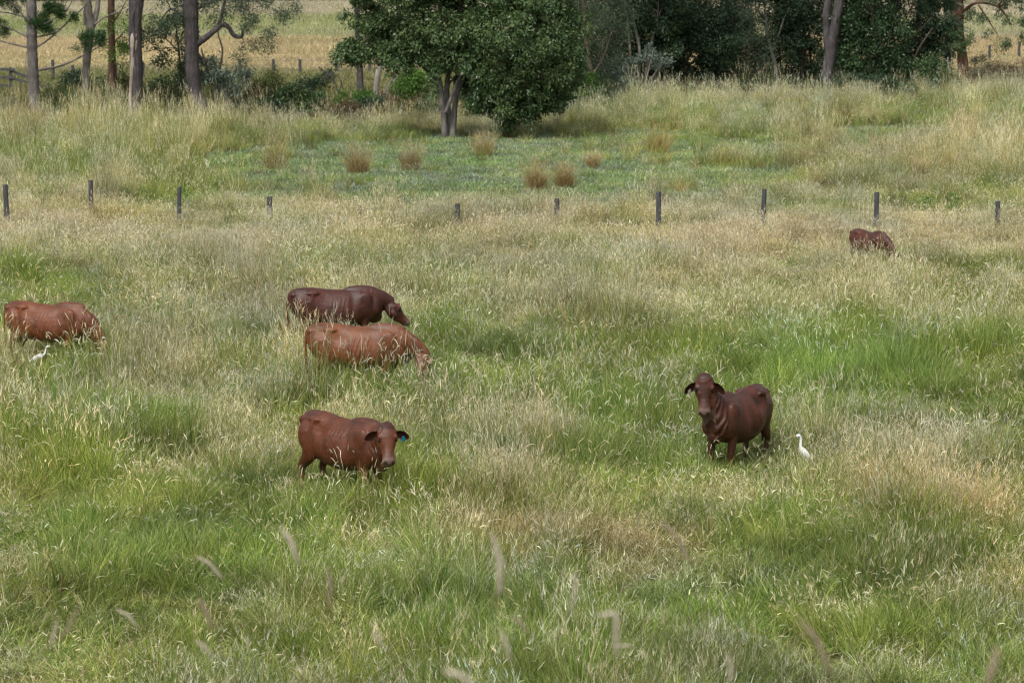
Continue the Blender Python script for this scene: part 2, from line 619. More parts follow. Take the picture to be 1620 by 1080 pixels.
def gn_tree():
    g = bpy.data.node_groups.new('scatter_clumps', 'GeometryNodeTree')
    g.interface.new_socket('Geometry', in_out='INPUT', socket_type='NodeSocketGeometry')
    g.interface.new_socket('Geometry', in_out='OUTPUT', socket_type='NodeSocketGeometry')
    N = g.nodes; L = g.links
    gi = N.new('NodeGroupInput'); go = N.new('NodeGroupOutput')
    ci = N.new('GeometryNodeCollectionInfo'); ci.inputs['Collection'].default_value = PROTO
    ci.inputs['Separate Children'].default_value = True; ci.inputs['Reset Children'].default_value = True
    ip = N.new('GeometryNodeInstanceOnPoints'); ip.inputs['Pick Instance'].default_value = True

    def na(name, typ):
        n = N.new('GeometryNodeInputNamedAttribute'); n.data_type = typ; n.inputs['Name'].default_value = name
        return n.outputs[0]
    L.new(gi.outputs[0], ip.inputs['Points']); L.new(ci.outputs[0], ip.inputs['Instance'])
    L.new(na('idx', 'INT'), ip.inputs['Instance Index'])
    L.new(na('rot', 'FLOAT_VECTOR'), ip.inputs['Rotation'])
    L.new(na('scl', 'FLOAT_VECTOR'), ip.inputs['Scale'])
    L.new(ip.outputs[0], go.inputs[0])
    return g


GN = gn_tree()


def scatter(name, pts, idx, rot, scl, dry, tint, label, cat):
    me = bpy.data.meshes.new(name)
    n = len(pts)
    me.vertices.add(n); me.vertices.foreach_set('co', np.asarray(pts, np.float32).ravel())
    me.attributes.new('idx', 'INT', 'POINT').data.foreach_set('value', np.asarray(idx, np.int32))
    me.attributes.new('rot', 'FLOAT_VECTOR', 'POINT').data.foreach_set('vector', np.asarray(rot, np.float32).ravel())
    me.attributes.new('scl', 'FLOAT_VECTOR', 'POINT').data.foreach_set('vector', np.asarray(scl, np.float32).ravel())
    me.attributes.new('dry', 'FLOAT', 'POINT').data.foreach_set('value', np.asarray(dry, np.float32))
    me.attributes.new('tint', 'FLOAT_VECTOR', 'POINT').data.foreach_set('vector', np.asarray(tint, np.float32).ravel())
    me.update()
    o = link(name, me)
    md = o.modifiers.new('scatter', 'NODES'); md.node_group = GN
    tag(o, label, cat, kind='stuff')
    return o


# places where animals stand: (x, y, heading, half length, half width)
ANIMALS = []

# patches of the pasture, given where they lie: px, py, rx, ry, d_dry, d_height, (tint), extra seed
PATCHES = [
    (1150, 775, 95, 20, 0.05, -0.25, 0.1, (1, 1, 1)), (550, 826, 100, 22, 0.1, 0.75, 0.25, (1, 1, 1)), (1268, 762, 40, 22, 0.1, -0.6, -.3, (1, 1, 1)),
    (580, 650, 130, 24, 0.0, 0.0, 0.1, (1, 1, 1)), (90, 606, 110, 24, 0.0, 0.1, 0.1, (1, 1, 1)), (540, 575, 60, 12, 0, .3, .1, (1, 1, 1)), (1375, 444, 60, 14, 0, -.25, -.1, (1, 1, 1)), (62, 604, 32, 16, 0, -.7, -.3, (1, 1, 1)),
    # dry, +height, seed
    (1290, 620, 210, 75, -0.30, 0.10, -0.1, (0.80, 1.02, 0.85)),
    (1430, 640, 60, 45, -0.25, 0.25, -0.1, (0.8, 1.0, 0.8)),
    (1180, 560, 200, 50, -0.14, 0.0, 0.1, (0.9, 1.02, 0.95)),
    (60, 450, 110, 40, -0.22, 0.0, 0.0, (0.85, 1.0, 0.8)),
    (600, 430, 120, 30, -0.15, 0.0, 0.1, (0.9, 1.0, 0.85)),
    (700, 510, 60, 40, -0.25, 0.1, 0.3, (0.9, 1.03, 0.95)),
    (500, 545, 90, 30, 0.05, 0.1, 0.1, (1.0, 1.0, 1.0)),
    (160, 600, 50, 35, 0.10, 0.35, 0.1, (0.85, 0.85, 0.8)),
    (385, 465, 25, 30, 0.30, 0.5, 0.0, (0.95, 0.9, 0.8)),
    (640, 720, 60, 40, -0.25, 0.0, 0.1, (0.9, 1.03, 0.85)),
    (850, 680, 60, 60, 0.30, 0.2, 0.1, (1.0, 0.92, 0.82)),
    (950, 680, 90, 45, -0.2, 0.1, 0.0, (0.85, 1.0, 0.85)),
    (260, 700, 90, 30, -0.2, 0.0, 0.0, (0.95, 1.05, 0.75)),
    (60, 770, 70, 50, -0.02, 0.0, 0.0, (1.1, 1.05, 0.7)),
    (430, 900, 90, 60, -0.25, 0.25, 0.1, (0.95, 1.1, 0.75)),
    (300, 960, 110, 60, -0.10, -0.15, 0.0, (0.75, 0.8, 0.7)),
    (60, 900, 60, 30, 0.30, -0.1, -0.1, (0.75, 0.68, 0.58)),
    (850, 850, 110, 40, 0.48, 0.1, 0.0, (0.95, 0.82, 0.68)),
    (1000, 900, 90, 35, 0.40, 0.0, 0.0, (0.9, 0.75, 0.6)),
    (760, 870, 60, 50, 0.30, 0.1, 0.1, (0.95, 0.85, 0.72)),
    (660, 980, 120, 40, -0.25, 0.0, -0.1, (0.75, 0.95, 0.65)),
    (500, 1040, 160, 30, -0.2, -0.1, 0.0, (0.95, 1.08, 0.7)),
    (1420, 830, 130, 55, 0.22, 0.45, 0.0, (1.05, 0.92, 0.72)),
    (1440, 890, 120, 20, -0.35, 0.1, 0.0, (0.65, 0.85, 0.6)),
    (1570, 830, 60, 50, 0.45, 0.15, 0.0, (0.95, 0.82, 0.7)),
    (1150, 900, 110, 60, 0.10, 0.0, 0.3, (1.05, 1.0, 0.85)),
    (1240, 820, 60, 50, -0.2, 0.2, 0.1, (0.8, 1.0, 0.85)),
    (1130, 1000, 90, 30, -0.35, 0.15, -0.1, (0.65, 0.95, 0.55)),
    (1400, 960, 120, 50, -0.05, 0.0, 0.1, (1.05, 1.05, 0.75)),
    (640, 800, 50, 40, 0.05, 0.2, 0.0, (1.25, 1.1, 0.6)),
    (540, 740, 60, 30, 0.1, 0.1, 0.1, (1.0, 0.95, 0.8)),
    (1310, 740, 110, 30, 0.18, 0.0, 0.1, (1.0, 0.95, 0.8)),
    (130, 400, 140, 40, 0.05, 0, 0.1, (1, 1, 1)),
    # behind the post fence
    (160, 225, 260, 28, 0.15, 0.35, 0.0, (1.08, 1.0, 0.75)),
    (60, 210, 100, 22, 0.25, 0.3, 0.0, (1.1, 0.95, 0.75)),
    (330, 270, 90, 28, -0.05, 0.35, 0.0, (1.15, 1.1, 0.6)),
    (100, 270, 120, 25, -0.2, 0.2, 0.0, (0.95, 1.05, 0.75)),
    (1090, 195, 90, 22, -0.25, 0.4, 0.0, (1.0, 1.08, 0.65)),
    (1000, 235, 90, 22, 0.3, 0.3, 0.0, (1.05, 0.95, 0.75)),
    (1500, 190, 130, 30, -0.12, 0.15, 0.0, (0.95, 1.05, 0.8)),
    (1320, 210, 60, 22, 0.3, 0.35, 0.0, (1.05, 0.95, 0.75)),
    (1560, 250, 60, 30, 0.3, 0.35, 0.0, (1.12, 1.02, 0.72)),
    (1440, 270, 60, 20, 0.3, 0.2, 0.0, (1.05, 0.95, 0.75)),
    (1120, 270, 120, 30, 0.05, 0.2, 0.0, (1.05, 1.05, 0.75)),
    (1250, 345, 160, 10, -0.25, 0.1, 0.0, (0.7, 0.8, 0.6)),
    (600, 320, 150, 16, 0.1, 0.2, 0.0, (1.15, 1.08, 0.65)),
]
TURF = [(600, 275, 320, 46), (840, 268, 350, 48), (960, 232, 240, 22), (460, 272, 140, 38), (1430, 218, 140, 17), (760, 305, 300, 34), (1180, 245, 110, 12)]


def field(x, y):
    z = terrain(x, y)
    px, py = proj(x, y, z)
    dry = np.interp(py, [90, 125, 200, 250, 325, 345, 400, 450, 520, 700, 820, 1100, 1500],
                    [0.45, 0.38, 0.20, 0.27, 0.36, 0.72, 0.80, 0.34, 0.24, 0.22, 0.25, 0.20, 0.25])
    n1 = fbm(x, y * 0.8, 5.0, 11, 3) - 0.5; n2 = fbm(x, y * 0.6, 1.6, 23, 2) - 0.5
    n3 = fbm(x, y, .8, 29, 2) - .5
    dry = dry + n1 * 0.95 + n2 * 0.95 + n3 * .5
    hgt = 1.0 + (fbm(x, y, 1.7, 31, 2) - 0.5) * 1.7 + (fbm(x, y, 7, 37, 2) - 0.5) * 0.5
    hgt = hgt * np.interp(py, [150, 205, 250, 300, 335, 400, 500, 740, 900, 1080], [0.75, .85, 1.1,   .85, .72, .8, 1.0, .95, 0.8, 0.72])
    seed = np.interp(py, [200, 330, 390, 470, 700, 850, 1080], [0.05, 0.16, 0.42, 0.30, 0.17, 0.12, 0.06]) + (fbm(x, y, 2.7, 41, 2) - 0.5) * 0.5
    tint = np.ones((len(x), 3))
    tint = tint * np.array([[1.02, 1.03, 0.92]])
    tn = fbm(x, y, 1.3, 53, 2)[:, None] - 0.5
    tint = tint * (1 + tn * 0.85) * (1 + (fbm(x, y, 3.1, 61, 2)[:, None] - 0.5) * np.array([[0.30, 0.12, -0.15]]))
    # the pale pinkish band of ripe grass
    band = np.exp(-((py - 380) / 38) ** 2)[:, None]
    tint = tint * (1 + band * np.array([[0.06, 0.02, 0.05]]))
    for (cx, cy, rx, ry, dd, dh, ds, tc) in PATCHES:
        wob = (fbm(x, y, 1.5, int(cx), 2) - 0.5) * 1.2
        r2 = ((px - cx) / rx) ** 2 + ((py - cy) / ry) ** 2
        w = np.exp(-r2 * (1.0 + wob))
        w = np.where(r2 > 9, 0, w)
        dry = dry + dd * .8 * w; hgt = hgt + dh * w; seed = seed + ds * w
        tint = tint * (1 + (np.array([tc]) - 1) * .38 * w[:, None])
    turf = np.zeros(len(x))
    wob = (fbm(x, y * .6, 3.0, 77, 3) - 0.5) * 2.4 - .08
    for (cx, cy, rx, ry) in TURF:
        r2 = ((px - cx) / rx) ** 2 + ((py - cy) / ry) ** 2 + wob
        turf = np.maximum(turf, 1 - sstep(0.9, 1.5, r2))
    return z, px, py, np.clip(dry, 0.02, 0.98), np.clip(hgt, 0.3, 2.2), seed, tint, turf


def wedge_points(y0, y1, dens, rng, margin=2.5, slope=0.19):
    """uniform random points in the part of the pasture in front of the camera"""
    n = int(dens * ((y1 + y0) * slope + 2 * margin) * (y1 - y0))
    y = rng.uniform(y0, y1, n * 2); keep = rng.random(n * 2) < (y * slope + margin) / (y1 * slope + margin)
    y = y[keep][:n]
    x = rng.uniform(-1, 1, len(y)) * (y * slope + margin)
    return x, y


def pasture():
    rng = np.random.default_rng(5)
    segs = [(24, 45, 19.0), (45, 50, 15.0), (50, 75, 12.5), (75, 100, 11), (100, 178, 9.0)]
    X = []; Y = []
    for a, b, d in segs:
        x, y = wedge_points(a, b, d, rng); X.append(x); Y.append(y)
    x = np.concatenate(X); y = np.concatenate(Y)
    keep = y < bank(x) + 5 + 3 * vn(x, y, 2, 9)
    x, y = x[keep], y[keep]
    for (ax, ay, hd, hl, hw) in ANIMALS:
        dx, dy = x - ax, y - ay
        u = dx * math.cos(hd) + dy * math.sin(hd); v = -dx * math.sin(hd) + dy * math.cos(hd)
        k = (np.abs(u) < hl) & (np.abs(v) < hw) & (rng.random(len(x)) < 0.5)
        x, y = x[~k], y[~k]
    # open gaps between the clumps of growth
    k = vn(x, y, .9, 91) * .6 + vn(x, y, .4, 92) * .4 > .30 - .1 * rng.random(len(x))
    x, y = x[k], y[k]
    z, px, py, dry, hgt, seed, tint, turf = field(x, y)
    hgt = hgt * (.72 + .62 * vn(x, y, .8, 93))
    n = len(x)
    r = rng.random(n)
    kinds = np.array(['leafy'] * n, dtype=object)
    kinds[rng.random(n) < np.clip(dry * 0.9 - 0.05, 0, 1)] = 'dry'
    kinds[r < np.clip(seed, 0, 0.85)] = 'seed'
    kinds[r < np.clip(seed - 0.45, 0, 0.3)] = 'spikes'
    tp = np.interp(py, [200, 330, 345, 420, 800, 1080], [.08, .06, .012, .012, .035, .05]) * (.3 + 1.4 * vn(x, y, 4, 95))
    kinds[(rng.random(n) < tp) & (hgt > .7)] = 'tussock'
    tk = rng.random(n) < turf * .97
    kinds[tk] = 'turf'
    idx = np.array([random.choice(PIDX[k]) for k in kinds])
    s = hgt * rng.uniform(0.75, 1.25, n)
    # what grows under the bodies is trampled low
    for (ax, ay, hd, hl, hw) in ANIMALS:
        dx, dy = x - ax, y - ay
        u = dx * math.cos(hd) + dy * math.sin(hd); v = -dx * math.sin(hd) + dy * math.cos(hd)
        k = (np.abs(u) < hl) & (np.abs(v) < hw + .12)
        s = np.where(k, np.minimum(s, .75), s)
    s = np.where(tk, rng.uniform(0.8, 1.5, n), s)
    dry = np.where(tk, np.clip(0.33 + (dry - 0.4) * 0.3, 0, 1), dry)
    tint = np.where(tk[:, None], tint * np.array([[0.98, 1.10, 1.9]]), tint)
    dry = np.clip(dry + rng.normal(0, .10, n), .02, .98)
    tint = tint * (1 + rng.normal(0, .17, (n, 1))) * (1 + rng.normal(0, 1, (n, 1)) * np.array([[.06, 0, -.06]]))
    sxy = np.where(tk, 1.2, rng.uniform(0.85, 1.2, n))
    tb = (kinds == 'tussock') & (py < 335)
    s = np.where(tb, s * 1.25, s); dry = np.where(tb, np.clip(dry + .28, 0, .95), dry)
    fine = sstep(740, 830, py)            # the nearest growth is a finer, shorter mat
    fine = fine * (vn(x, y, 1.6, 97) > .22)
    sxy = sxy * (1 - .16 * fine); s = s * (1 - .15 * fine)
    dry = np.clip(dry + fine * rng.normal(0, .12, n), .02, .98)
    scl = np.stack([sxy, sxy, s], 1)
    rot = np.stack([rng.normal(0, 0.09, n) * (1 + fine * 1.2), rng.normal(0.04, 0.09, n) * (1 + fine * 1.2), rng.uniform(-np.pi, np.pi, n)], 1)
    # the seed heads mostly nod to the right of the picture
    sd = np.isin(kinds, ['seed', 'spikes'])
    rot[sd, 2] = rng.normal(0, 1.2, sd.sum())
    scatter('pasture_grass', np.stack([x, y, z], 1), idx, rot, scl, dry, np.clip(tint, 0.3, 1.7),
            'mixed green and straw coloured pasture grass with nodding pale seed heads filling the paddock', 'grass')
    print('pasture clumps', n)


def far_paddock():
    rng = np.random.default_rng(8)
    x, y = wedge_points(150, 245, 1.3, rng, 6)
    x2, y2 = wedge_points(245, 420, 0.45, rng, 8)
    x = np.concatenate([x, x2]); y = np.concatenate([y, y2])
    gd = y - bank(x)
    keep = (gd > 17) & ((gd > 38) | (rng.random(len(x)) < .35))
    x, y = x[keep], y[keep]
    z = terrain(x, y)
    px, py = proj(x, y, z)
    n = len(x)
    g = fbm(x, y, 30, 5, 3) - 0.5
    dry = np.interp(py, [10, 22, 30, 60, 72, 108, 125, 170], [0.9, 0.85, 0.4, 0.36, 0.9, 0.93, 0.42, 0.5])
    dry = np.clip(dry + g * 0.5, 0.02, 0.98)
    dry = np.where(px > 1100, np.clip(dry + 0.25, 0, .95), dry)
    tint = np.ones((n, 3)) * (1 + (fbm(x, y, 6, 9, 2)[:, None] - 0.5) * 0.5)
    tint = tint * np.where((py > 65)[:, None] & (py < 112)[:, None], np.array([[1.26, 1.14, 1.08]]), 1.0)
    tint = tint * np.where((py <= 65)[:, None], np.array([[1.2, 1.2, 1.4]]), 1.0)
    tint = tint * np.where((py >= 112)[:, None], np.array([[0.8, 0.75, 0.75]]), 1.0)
    idx = np.array([random.choice(PIDX['coarse']) for _ in range(n)])
    s = rng.uniform(0.6, 1.3, n) * np.where(py > 140, 1.0, np.where(py > 90, .55, .9))
    scl = np.stack([np.ones(n) * 1.1, np.ones(n) * 1.1, s], 1)
    rot = np.stack([rng.normal(0, 0.08, n), rng.normal(0, 0.08, n), rng.uniform(-np.pi, np.pi, n)], 1)
    scatter('far_paddock_grass', np.stack([x, y, z], 1), idx, rot, scl, dry, np.clip(tint, 0.3, 1.7),
            'dry straw and green grass of the far paddock beyond the creek trees', 'grass')
    print('far clumps', n)


# ------------------------------------------------------------------ cattle
def cow_body(neck, head_fwd, head_up, legs, belly=1.0, width=1.0, tail_swing=0.0, bone=1.0, udder=False, voxel=0.013, ear_fold=0.0, hump=1.0, head_s=1.0, dewlap=.12):
    """neck: list of (point, r_up, r_side) leading to the poll; legs: dict of foot offsets. Body faces +X, ground z=0"""
    g = Geo()
    # trunk
    S = [(-1.02, 1.23, 1.02, .06), (-0.97, 1.30, .86, .155), (-0.86, 1.345, .72, .225), (-0.70, 1.36, .645, .265), (-0.52, 1.36, .60, .285),
         (-0.30, 1.325, .56, .315), (-0.05, 1.30, .53, .345), (.18, 1.305, .545, .335), (.38, 1.335, .58, .295),
         (.55, 1.355, .61, .26), (.70, 1.33, .64, .225), (.82, 1.26, .70, .18), (.90, 1.15, .80, .11)]
    n = 28; V = []; Fc = []
    for (x, zt, zb, hw) in S:
        if -0.6 < x < 0.5: zb = zt - (zt - zb) * belly
        cz, hh = (zt + zb) / 2, (zt - zb) / 2
        for k in range(n):
            t = 2 * math.pi * k / n
            c, s_ = math.cos(t), math.sin(t)
            hip = math.exp(-((x + .60) / .22) ** 2)
            w = hw * width * (1 - (0.22 - .16 * hip) * c - (0.10 - .06 * hip) * max(c, 0) ** 2)
            es = .88 - (.26 * hip if c > 0 else 0)
            V.append((x, w * math.copysign(abs(s_) ** es, s_), cz + hh * math.copysign(abs(c) ** 0.92, c)))
    m = len(S)
    for i in range(m - 1):
        for k in range(n):
            k2 = (k + 1) % n
            Fc.append([i * n + k, i * n + k2, (i + 1) * n + k2, (i + 1) * n + k])
    Fc.append(list(range(n))); Fc.append([(m - 1) * n + k for k in range(n)][::-1])
    g.add(V, Fc)
    # hooks, pins, shoulder, brisket, hump
    for sy in (-1, 1):
        ellipsoid(g, (-.55, sy * .190 * width, 1.262), (.14, .066, .052), Matrix.Rotation(R(-30 * sy), 3, 'X'))
        hk = (-.55, sy * .195 * width, 1.262)
        tube(g, [hk, (-.75, sy * .15, 1.245), (-.93, sy * .10, 1.215)], [.052, .045, .05], 10, (0, 0, 1), n=8)
        tube(g, [hk, (-.58, sy * .22, 1.10), (-.58, sy * .20, .92)], [.055, .06, .07], 10, (1, 0, 0), n=8)
        ellipsoid(g, (-.93, sy * .10, 1.215), (.075, .06, .07))
        ellipsoid(g, (.50, sy * .185 * width, 1.00), (.17, .085, .26), Matrix.Rotation(R(14), 3, 'Y'))
        ellipsoid(g, (.60, sy * .13 * width, .80), (.15, .11, .16))
        ellipsoid(g, (-.72, sy * .17, .98), (.22, .12, .27), Matrix.Rotation(R(-12), 3, 'Y'))
    ellipsoid(g, (.46, 0, 1.285), (.36, .11, .080 + .035 * hump))
    ellipsoid(g, (.74, 0, .74), (.17, .12, .15))
    if udder: ellipsoid(g, (-.45, 0, .60), (.18, .14, .12))
    # neck
    pts = [Vector(p[0]) for p in neck]
    tube(g, pts, [(p[1], p[2]) for p in neck], 20, (0, 0, 1), n=16)
    # dewlap under the neck
    dp = []; dr = []
    for i, p in enumerate(neck[:-1]):
        q = Vector(p[0]); f = i / max(1, len(neck) - 2)
        fr = frames(pts)[i]
        dp.append(q - fr[2] * p[1] * 0.86); dr.append((dewlap * (1 - .55 * f), 0.032))
    tube(g, dp, dr, 12, (0, 0, 1), n=10)
    # head
    hx = Vector(head_fwd).normalized(); hz = Vector(head_up); hz = (hz - hx * hz.dot(hx)).normalized(); hy = hz.cross(hx)
    HM = Matrix((hx, hy, hz)).transposed() * head_s; HP = pts[-1]
    H = [(-.10, -.04, -.10, .045), (-.075, .005, -.15, .078), (-.01, .050, -.21, .112), (.09, .062, -.235, .136), (.16, .050, -.24, .134),
         (.23, .025, -.235, .114), (.30, 0, -.215, .094), (.37, -.012, -.195, .084), (.43, -.022, -.190, .092), (.48, -.036, -.178, .094), (.515, -.06, -.150, .072), (.528, -.09, -.125, .035)]
    V = []; Fc = []; n = 20
    for (x, zt, zb, hw) in H:
        cz, hh = (zt + zb) / 2, (zt - zb) / 2
        for k in range(n):
            t = 2 * math.pi * k / n
            c, s_ = math.cos(t), math.sin(t)
            w = hw * (1 - 0.22 * max(-c, 0))
            v = Vector((x, w * math.copysign(abs(s_) ** .8, s_), cz + hh * math.copysign(abs(c) ** .85, c)))
            V.append(tuple(HP + HM @ v))
    m = len(H)
    for i in range(m - 1):
        for k in range(n):
            k2 = (k + 1) % n
            Fc.append([i * n + k, i * n + k2, (i + 1) * n + k2, (i + 1) * n + k])
    Fc.append(list(range(n))); Fc.append([(m - 1) * n + k for k in range(n)][::-1])
    g.add(V, Fc)
    for sy in (-1, 1):
        ellipsoid(g, tuple(HP + HM @ Vector((.14, sy * .112, .005))), (.045, .030, .030), HM)   # brow
        ellipsoid(g, tuple(HP + HM @ Vector((.14, sy * .09, -.15))), (.10, .045, .07), HM)       # cheek
        ellipsoid(g, tuple(HP + HM @ Vector((.055, sy * .095, -.035))), (.045, .05, .045), HM)        # ear root
    # legs
    for key, sy in (('fl', 1), ('fr', -1)):
        dx, dy = legs.get(key, (0, 0)); y = sy * .17 * width
        tube(g, [(.52, y, 1.0), (.50, y, .80), (.50 + dx * .15, y * .97, .66), (.53 + dx * .5, y * .9 + dy * .5, .42), (.53 + dx * .55, y * .88 + dy * .55, .36),
                 (.53 + dx * .9, y * .88 + dy * .9, .14), (.55 + dx, y * .9 + dy, .06), (.56 + dx, y * .9 + dy, -.02)],
             [(.17, .09), (.14, .085), (.105, .075), (.062, .058), (.056, .05), (.042, .042), (.055, .052), (.066, .06)], 14, (1, 0, 0), n=26)
    for key, sy in (('hl', 1), ('hr', -1)):
        dx, dy = legs.get(key, (0, 0)); y = sy * .17
        tube(g, [(-.70, y, 1.08), (-.66, y * 1.08, .88), (-.68 + dx * .2, y * 1.1, .70), (-.84 + dx * .6, y, .50), (-.83 + dx * .7, y * .95 + dy * .5, .40),
                 (-.79 + dx * .95, y * .95 + dy * .9, .15), (-.76 + dx, y * .95 + dy, .06), (-.75 + dx, y * .95 + dy, -.02)],
             [(.24, .12), (.21, .12), (.14, .085), (.072, .052), (.056, .046), (.044, .044), (.056, .052), (.066, .06)], 14, (1, 0, 0), n=26)
    # tail
    tw = tail_swing
    tube(g, [(-.93, 0, 1.31), (-1.02, tw * .1, 1.22), (-1.055, tw * .3, 1.0), (-1.05, tw * .6, .75), (-1.03, tw, .55), (-1.02, tw * 1.1, .38)],
         [.035, .032, .026, .024, .035, .018], 8, (0, 1, 0), n=16)
    me = g.mesh('cow_raw')
    o = bpy.data.objects.new('tmp', me); COL.objects.link(o)
    md = o.modifiers.new('r', 'REMESH'); md.mode = 'VOXEL'; md.voxel_size = voxel; md.use_smooth_shade = True
    sm = o.modifiers.new('s', 'SMOOTH'); sm.factor = 0.5; sm.iterations = 12
    dg = bpy.context.evaluated_depsgraph_get()
    out = bpy.data.meshes.new_from_object(o.evaluated_get(dg))
    bpy.data.objects.remove(o); bpy.data.meshes.remove(me)
    nv = len(out.vertices)
    co = np.empty(nv * 3, np.float32); out.vertices.foreach_get('co', co); co = co.reshape(-1, 3).astype(float)
    no = np.empty(nv * 3, np.float32); out.vertices.foreach_get('normal', no); no = no.reshape(-1, 3).astype(float)
    x, y, z = co.T
    torso = np.clip((z - .5) * 4, 0, 1) * (1 - sstep(.72, .9, x)) * (1 - sstep(-.02, 0.10, -x - 1.0))

    def dent(c, r, amt):
        d = ((x - c[0]) / r[0]) ** 2 + ((np.abs(y) - c[1]) / r[1]) ** 2 + ((z - c[2]) / r[2]) ** 2
        return np.exp(-d) * amt
    disp = -dent((-.36, .28, 1.13), (.15, .16, .13), .034 * bone)      # flank hollow
    disp -= dent((-.75, .20, 1.22), (.11, .12, .10), .020 * bone)      # between hook and pin
    disp -= dent((.26, .30, 1.04), (.07, .16, .24), .026)              # behind the shoulder
    disp -= dent((.70, .20, 1.04), (.05, .12, .20), .026)              # before the shoulder
    disp += dent((.42, .24, 1.20), (.05, .10, .12), .018)              # blade edge
    disp -= dent((-.55, .25, .78), (.07, .14, .16), .02)               # stifle fold
    disp += np.exp(-(y / .045) ** 2) * sstep(1.22, 1.28, z) * 0.012 * bone * (1 - sstep(.6, .8, x)) * (1 - sstep(.85, .95, -x))  # spine
    ribs = np.sin((x + 0.28 * (1.2 - z)) * 2 * np.pi / 0.085) * np.exp(-((x + .02) / .22) ** 4) * sstep(.62, .8, z) * (1 - sstep(1.1, 1.22, z)) * sstep(.15, .25, np.abs(y))
    disp += ribs * .0045 * bone * (.4 + 1.2 * vn(x * 1.0 + 9, z, .13, 3)) 
    # neck folds
    nk = sstep(.66, .85, x) * (1 - sstep(1.15, 1.3, x))
    folds = nk * np.sin((x * 0.9 + z * .45 + .05 * vn(x, z, .15, 3)) * 2 * np.pi / 0.085) * .006 * bone * (z < 1.35) * sstep(.04, .08, np.abs(y))
    hl = (co - np.array(HP)) @ np.array([list(hx), list(hy), list(hz)]).T / head_s     # head-local
    hm = (hl[:, 0] > .05) & (hl[:, 0] < .7) & (np.abs(hl[:, 1]) < .16) & (hl[:, 2] > -.3) & (hl[:, 2] < .12)
    disp = disp * torso * (~hm) + folds * (~hm)
    # eye sockets, nostrils, mouth
    ds = lambda c, r: np.exp(-(((hl[:, 0] - c[0]) / r) ** 2 + ((np.abs(hl[:, 1]) - c[1]) / r) ** 2 + ((hl[:, 2] - c[2]) / r) ** 2))
    disp -= ds((.175, .13, -.035), .028) * .012 * hm
    nostr = ds((.505, .05, -.075), .021) * hm
    disp -= nostr * .014
    mouth = np.exp(-((hl[:, 2] + .148) / .007) ** 2) * sstep(.34, .42, hl[:, 0]) * hm
    disp -= mouth * .006
    disp -= ds((.31, .10, -.06), .06) * .010 * hm
    co2 = co + no * disp[:, None]
    out.vertices.foreach_set('co', co2.astype(np.float32).ravel())
    muz = np.clip(sstep(.42, .47, hl[:, 0] + .02 * np.abs(hl[:, 1]) / .08), 0, 1) * (hl[:, 2] > -.3) * hm
    patch = np.exp(-(((x - .22) / .16) ** 2 + ((z - 1.12) / .14) ** 2)) * .55 * sstep(.35, .6, fbm(x * 2, z, .09, 5, 3)) * (~hm)
    eyes = ds((.175, .13, -.03), .045) * hm * .8
    dark = np.clip(patch + eyes + np.exp(-((z - .58) / .1) ** 2) * .35 * (~hm) + sstep(.62, .95, x) * .45 * (~hm) + sstep(1.26, 1.34, z) * .35 * (~hm) + (z < .12) * .8 + (z < .5) * .3 + (x < -1.0) * (z < .62) * 0.9, 0, 1)  # belly and leg shade put into the colour, beside the coat's own dark areas
    fs = hm & (hl[:, 2] < -.03)
    pale = np.clip(np.exp(-((z - .62) / .12) ** 2) * (np.abs(y) < .16) * .5 + fs * .35 * sstep(.1, .25, hl[:, 0]), 0, 1)
    # ears
    gE = Geo(); tag_at = None
    for sy in (-1, 1):
        root = HP + HM @ Vector((.055, sy * .105, -.035))
        tip = HP + HM @ Vector((.11 + .12 * ear_fold, sy * (.31 - .05 * ear_fold), -.06 - .03 * ear_fold))
        ax = (tip - root); L = ax.length; ax.normalize()
        nrm = (HM @ Vector((1, 0, 0.35))); nrm = (nrm - ax * nrm.dot(ax)).normalized()   # opening faces forwards
        wd = ax.cross(nrm)
        prof = [(0, .026), (.12, .044), (.3, .072), (.5, .084), (.7, .078), (.87, .054), (1.0, .012)]
        Ve = []; Fe = []; K = 9
        for layer in (0, 1):
            for (t, w) in prof:
                for k in range(K):
                    u = -1 + 2 * k / (K - 1)
                    cup = (1 - u * u) * -.030 * math.sin(math.pi * min(1, t * .9 + .15))
                    off = (cup - (0.009 * (1 - u * u) ** .5 if layer else 0)) - .012 * t
                    Ve.append(tuple(root + ax * (t * L) + wd * (u * w * (1.0)) + nrm * off))
        q = len(prof) * K
        for layer in (0, 1):
            for i in range(len(prof) - 1):
                for k in range(K - 1):
                    a = layer * q + i * K + k
                    f = [a, a + 1, a + K + 1, a + K]
                    Fe.append(f if layer == 0 else f[::-1])
        for i in range(len(prof) - 1):
            for e in (0, K - 1):
                a = i * K + e
                Fe.append([a, a + K, a + K + q, a + q])
        gE.add(Ve, Fe)
        if sy == 1: tag_at = (root + ax * (L * .62) + nrm * .004, ax.copy(), wd.copy(), nrm.copy())
        else: tag_r = (root + ax * (L * .62) + nrm * .004, ax.copy(), wd.copy(), nrm.copy())
    # merge ears into the body mesh
    faces = [list(p.vertices) for p in out.polygons]
    bpy.data.meshes.remove(out)
    Ev = np.vstack(gE.v); ne = len(Ev)
    allv = np.vstack([co2, Ev])
    faces += [[i + nv for i in f] for f in gE.f]
    inner = np.tile(np.concatenate([np.ones(63) * .85, np.ones(63) * .45]), 2)
    z0 = np.zeros(ne)
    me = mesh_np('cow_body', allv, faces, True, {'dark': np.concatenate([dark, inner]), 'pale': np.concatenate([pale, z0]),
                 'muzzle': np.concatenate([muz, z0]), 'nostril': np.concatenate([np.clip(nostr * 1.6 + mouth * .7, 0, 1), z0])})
    return me, HP, HM, tag_at, tag_r


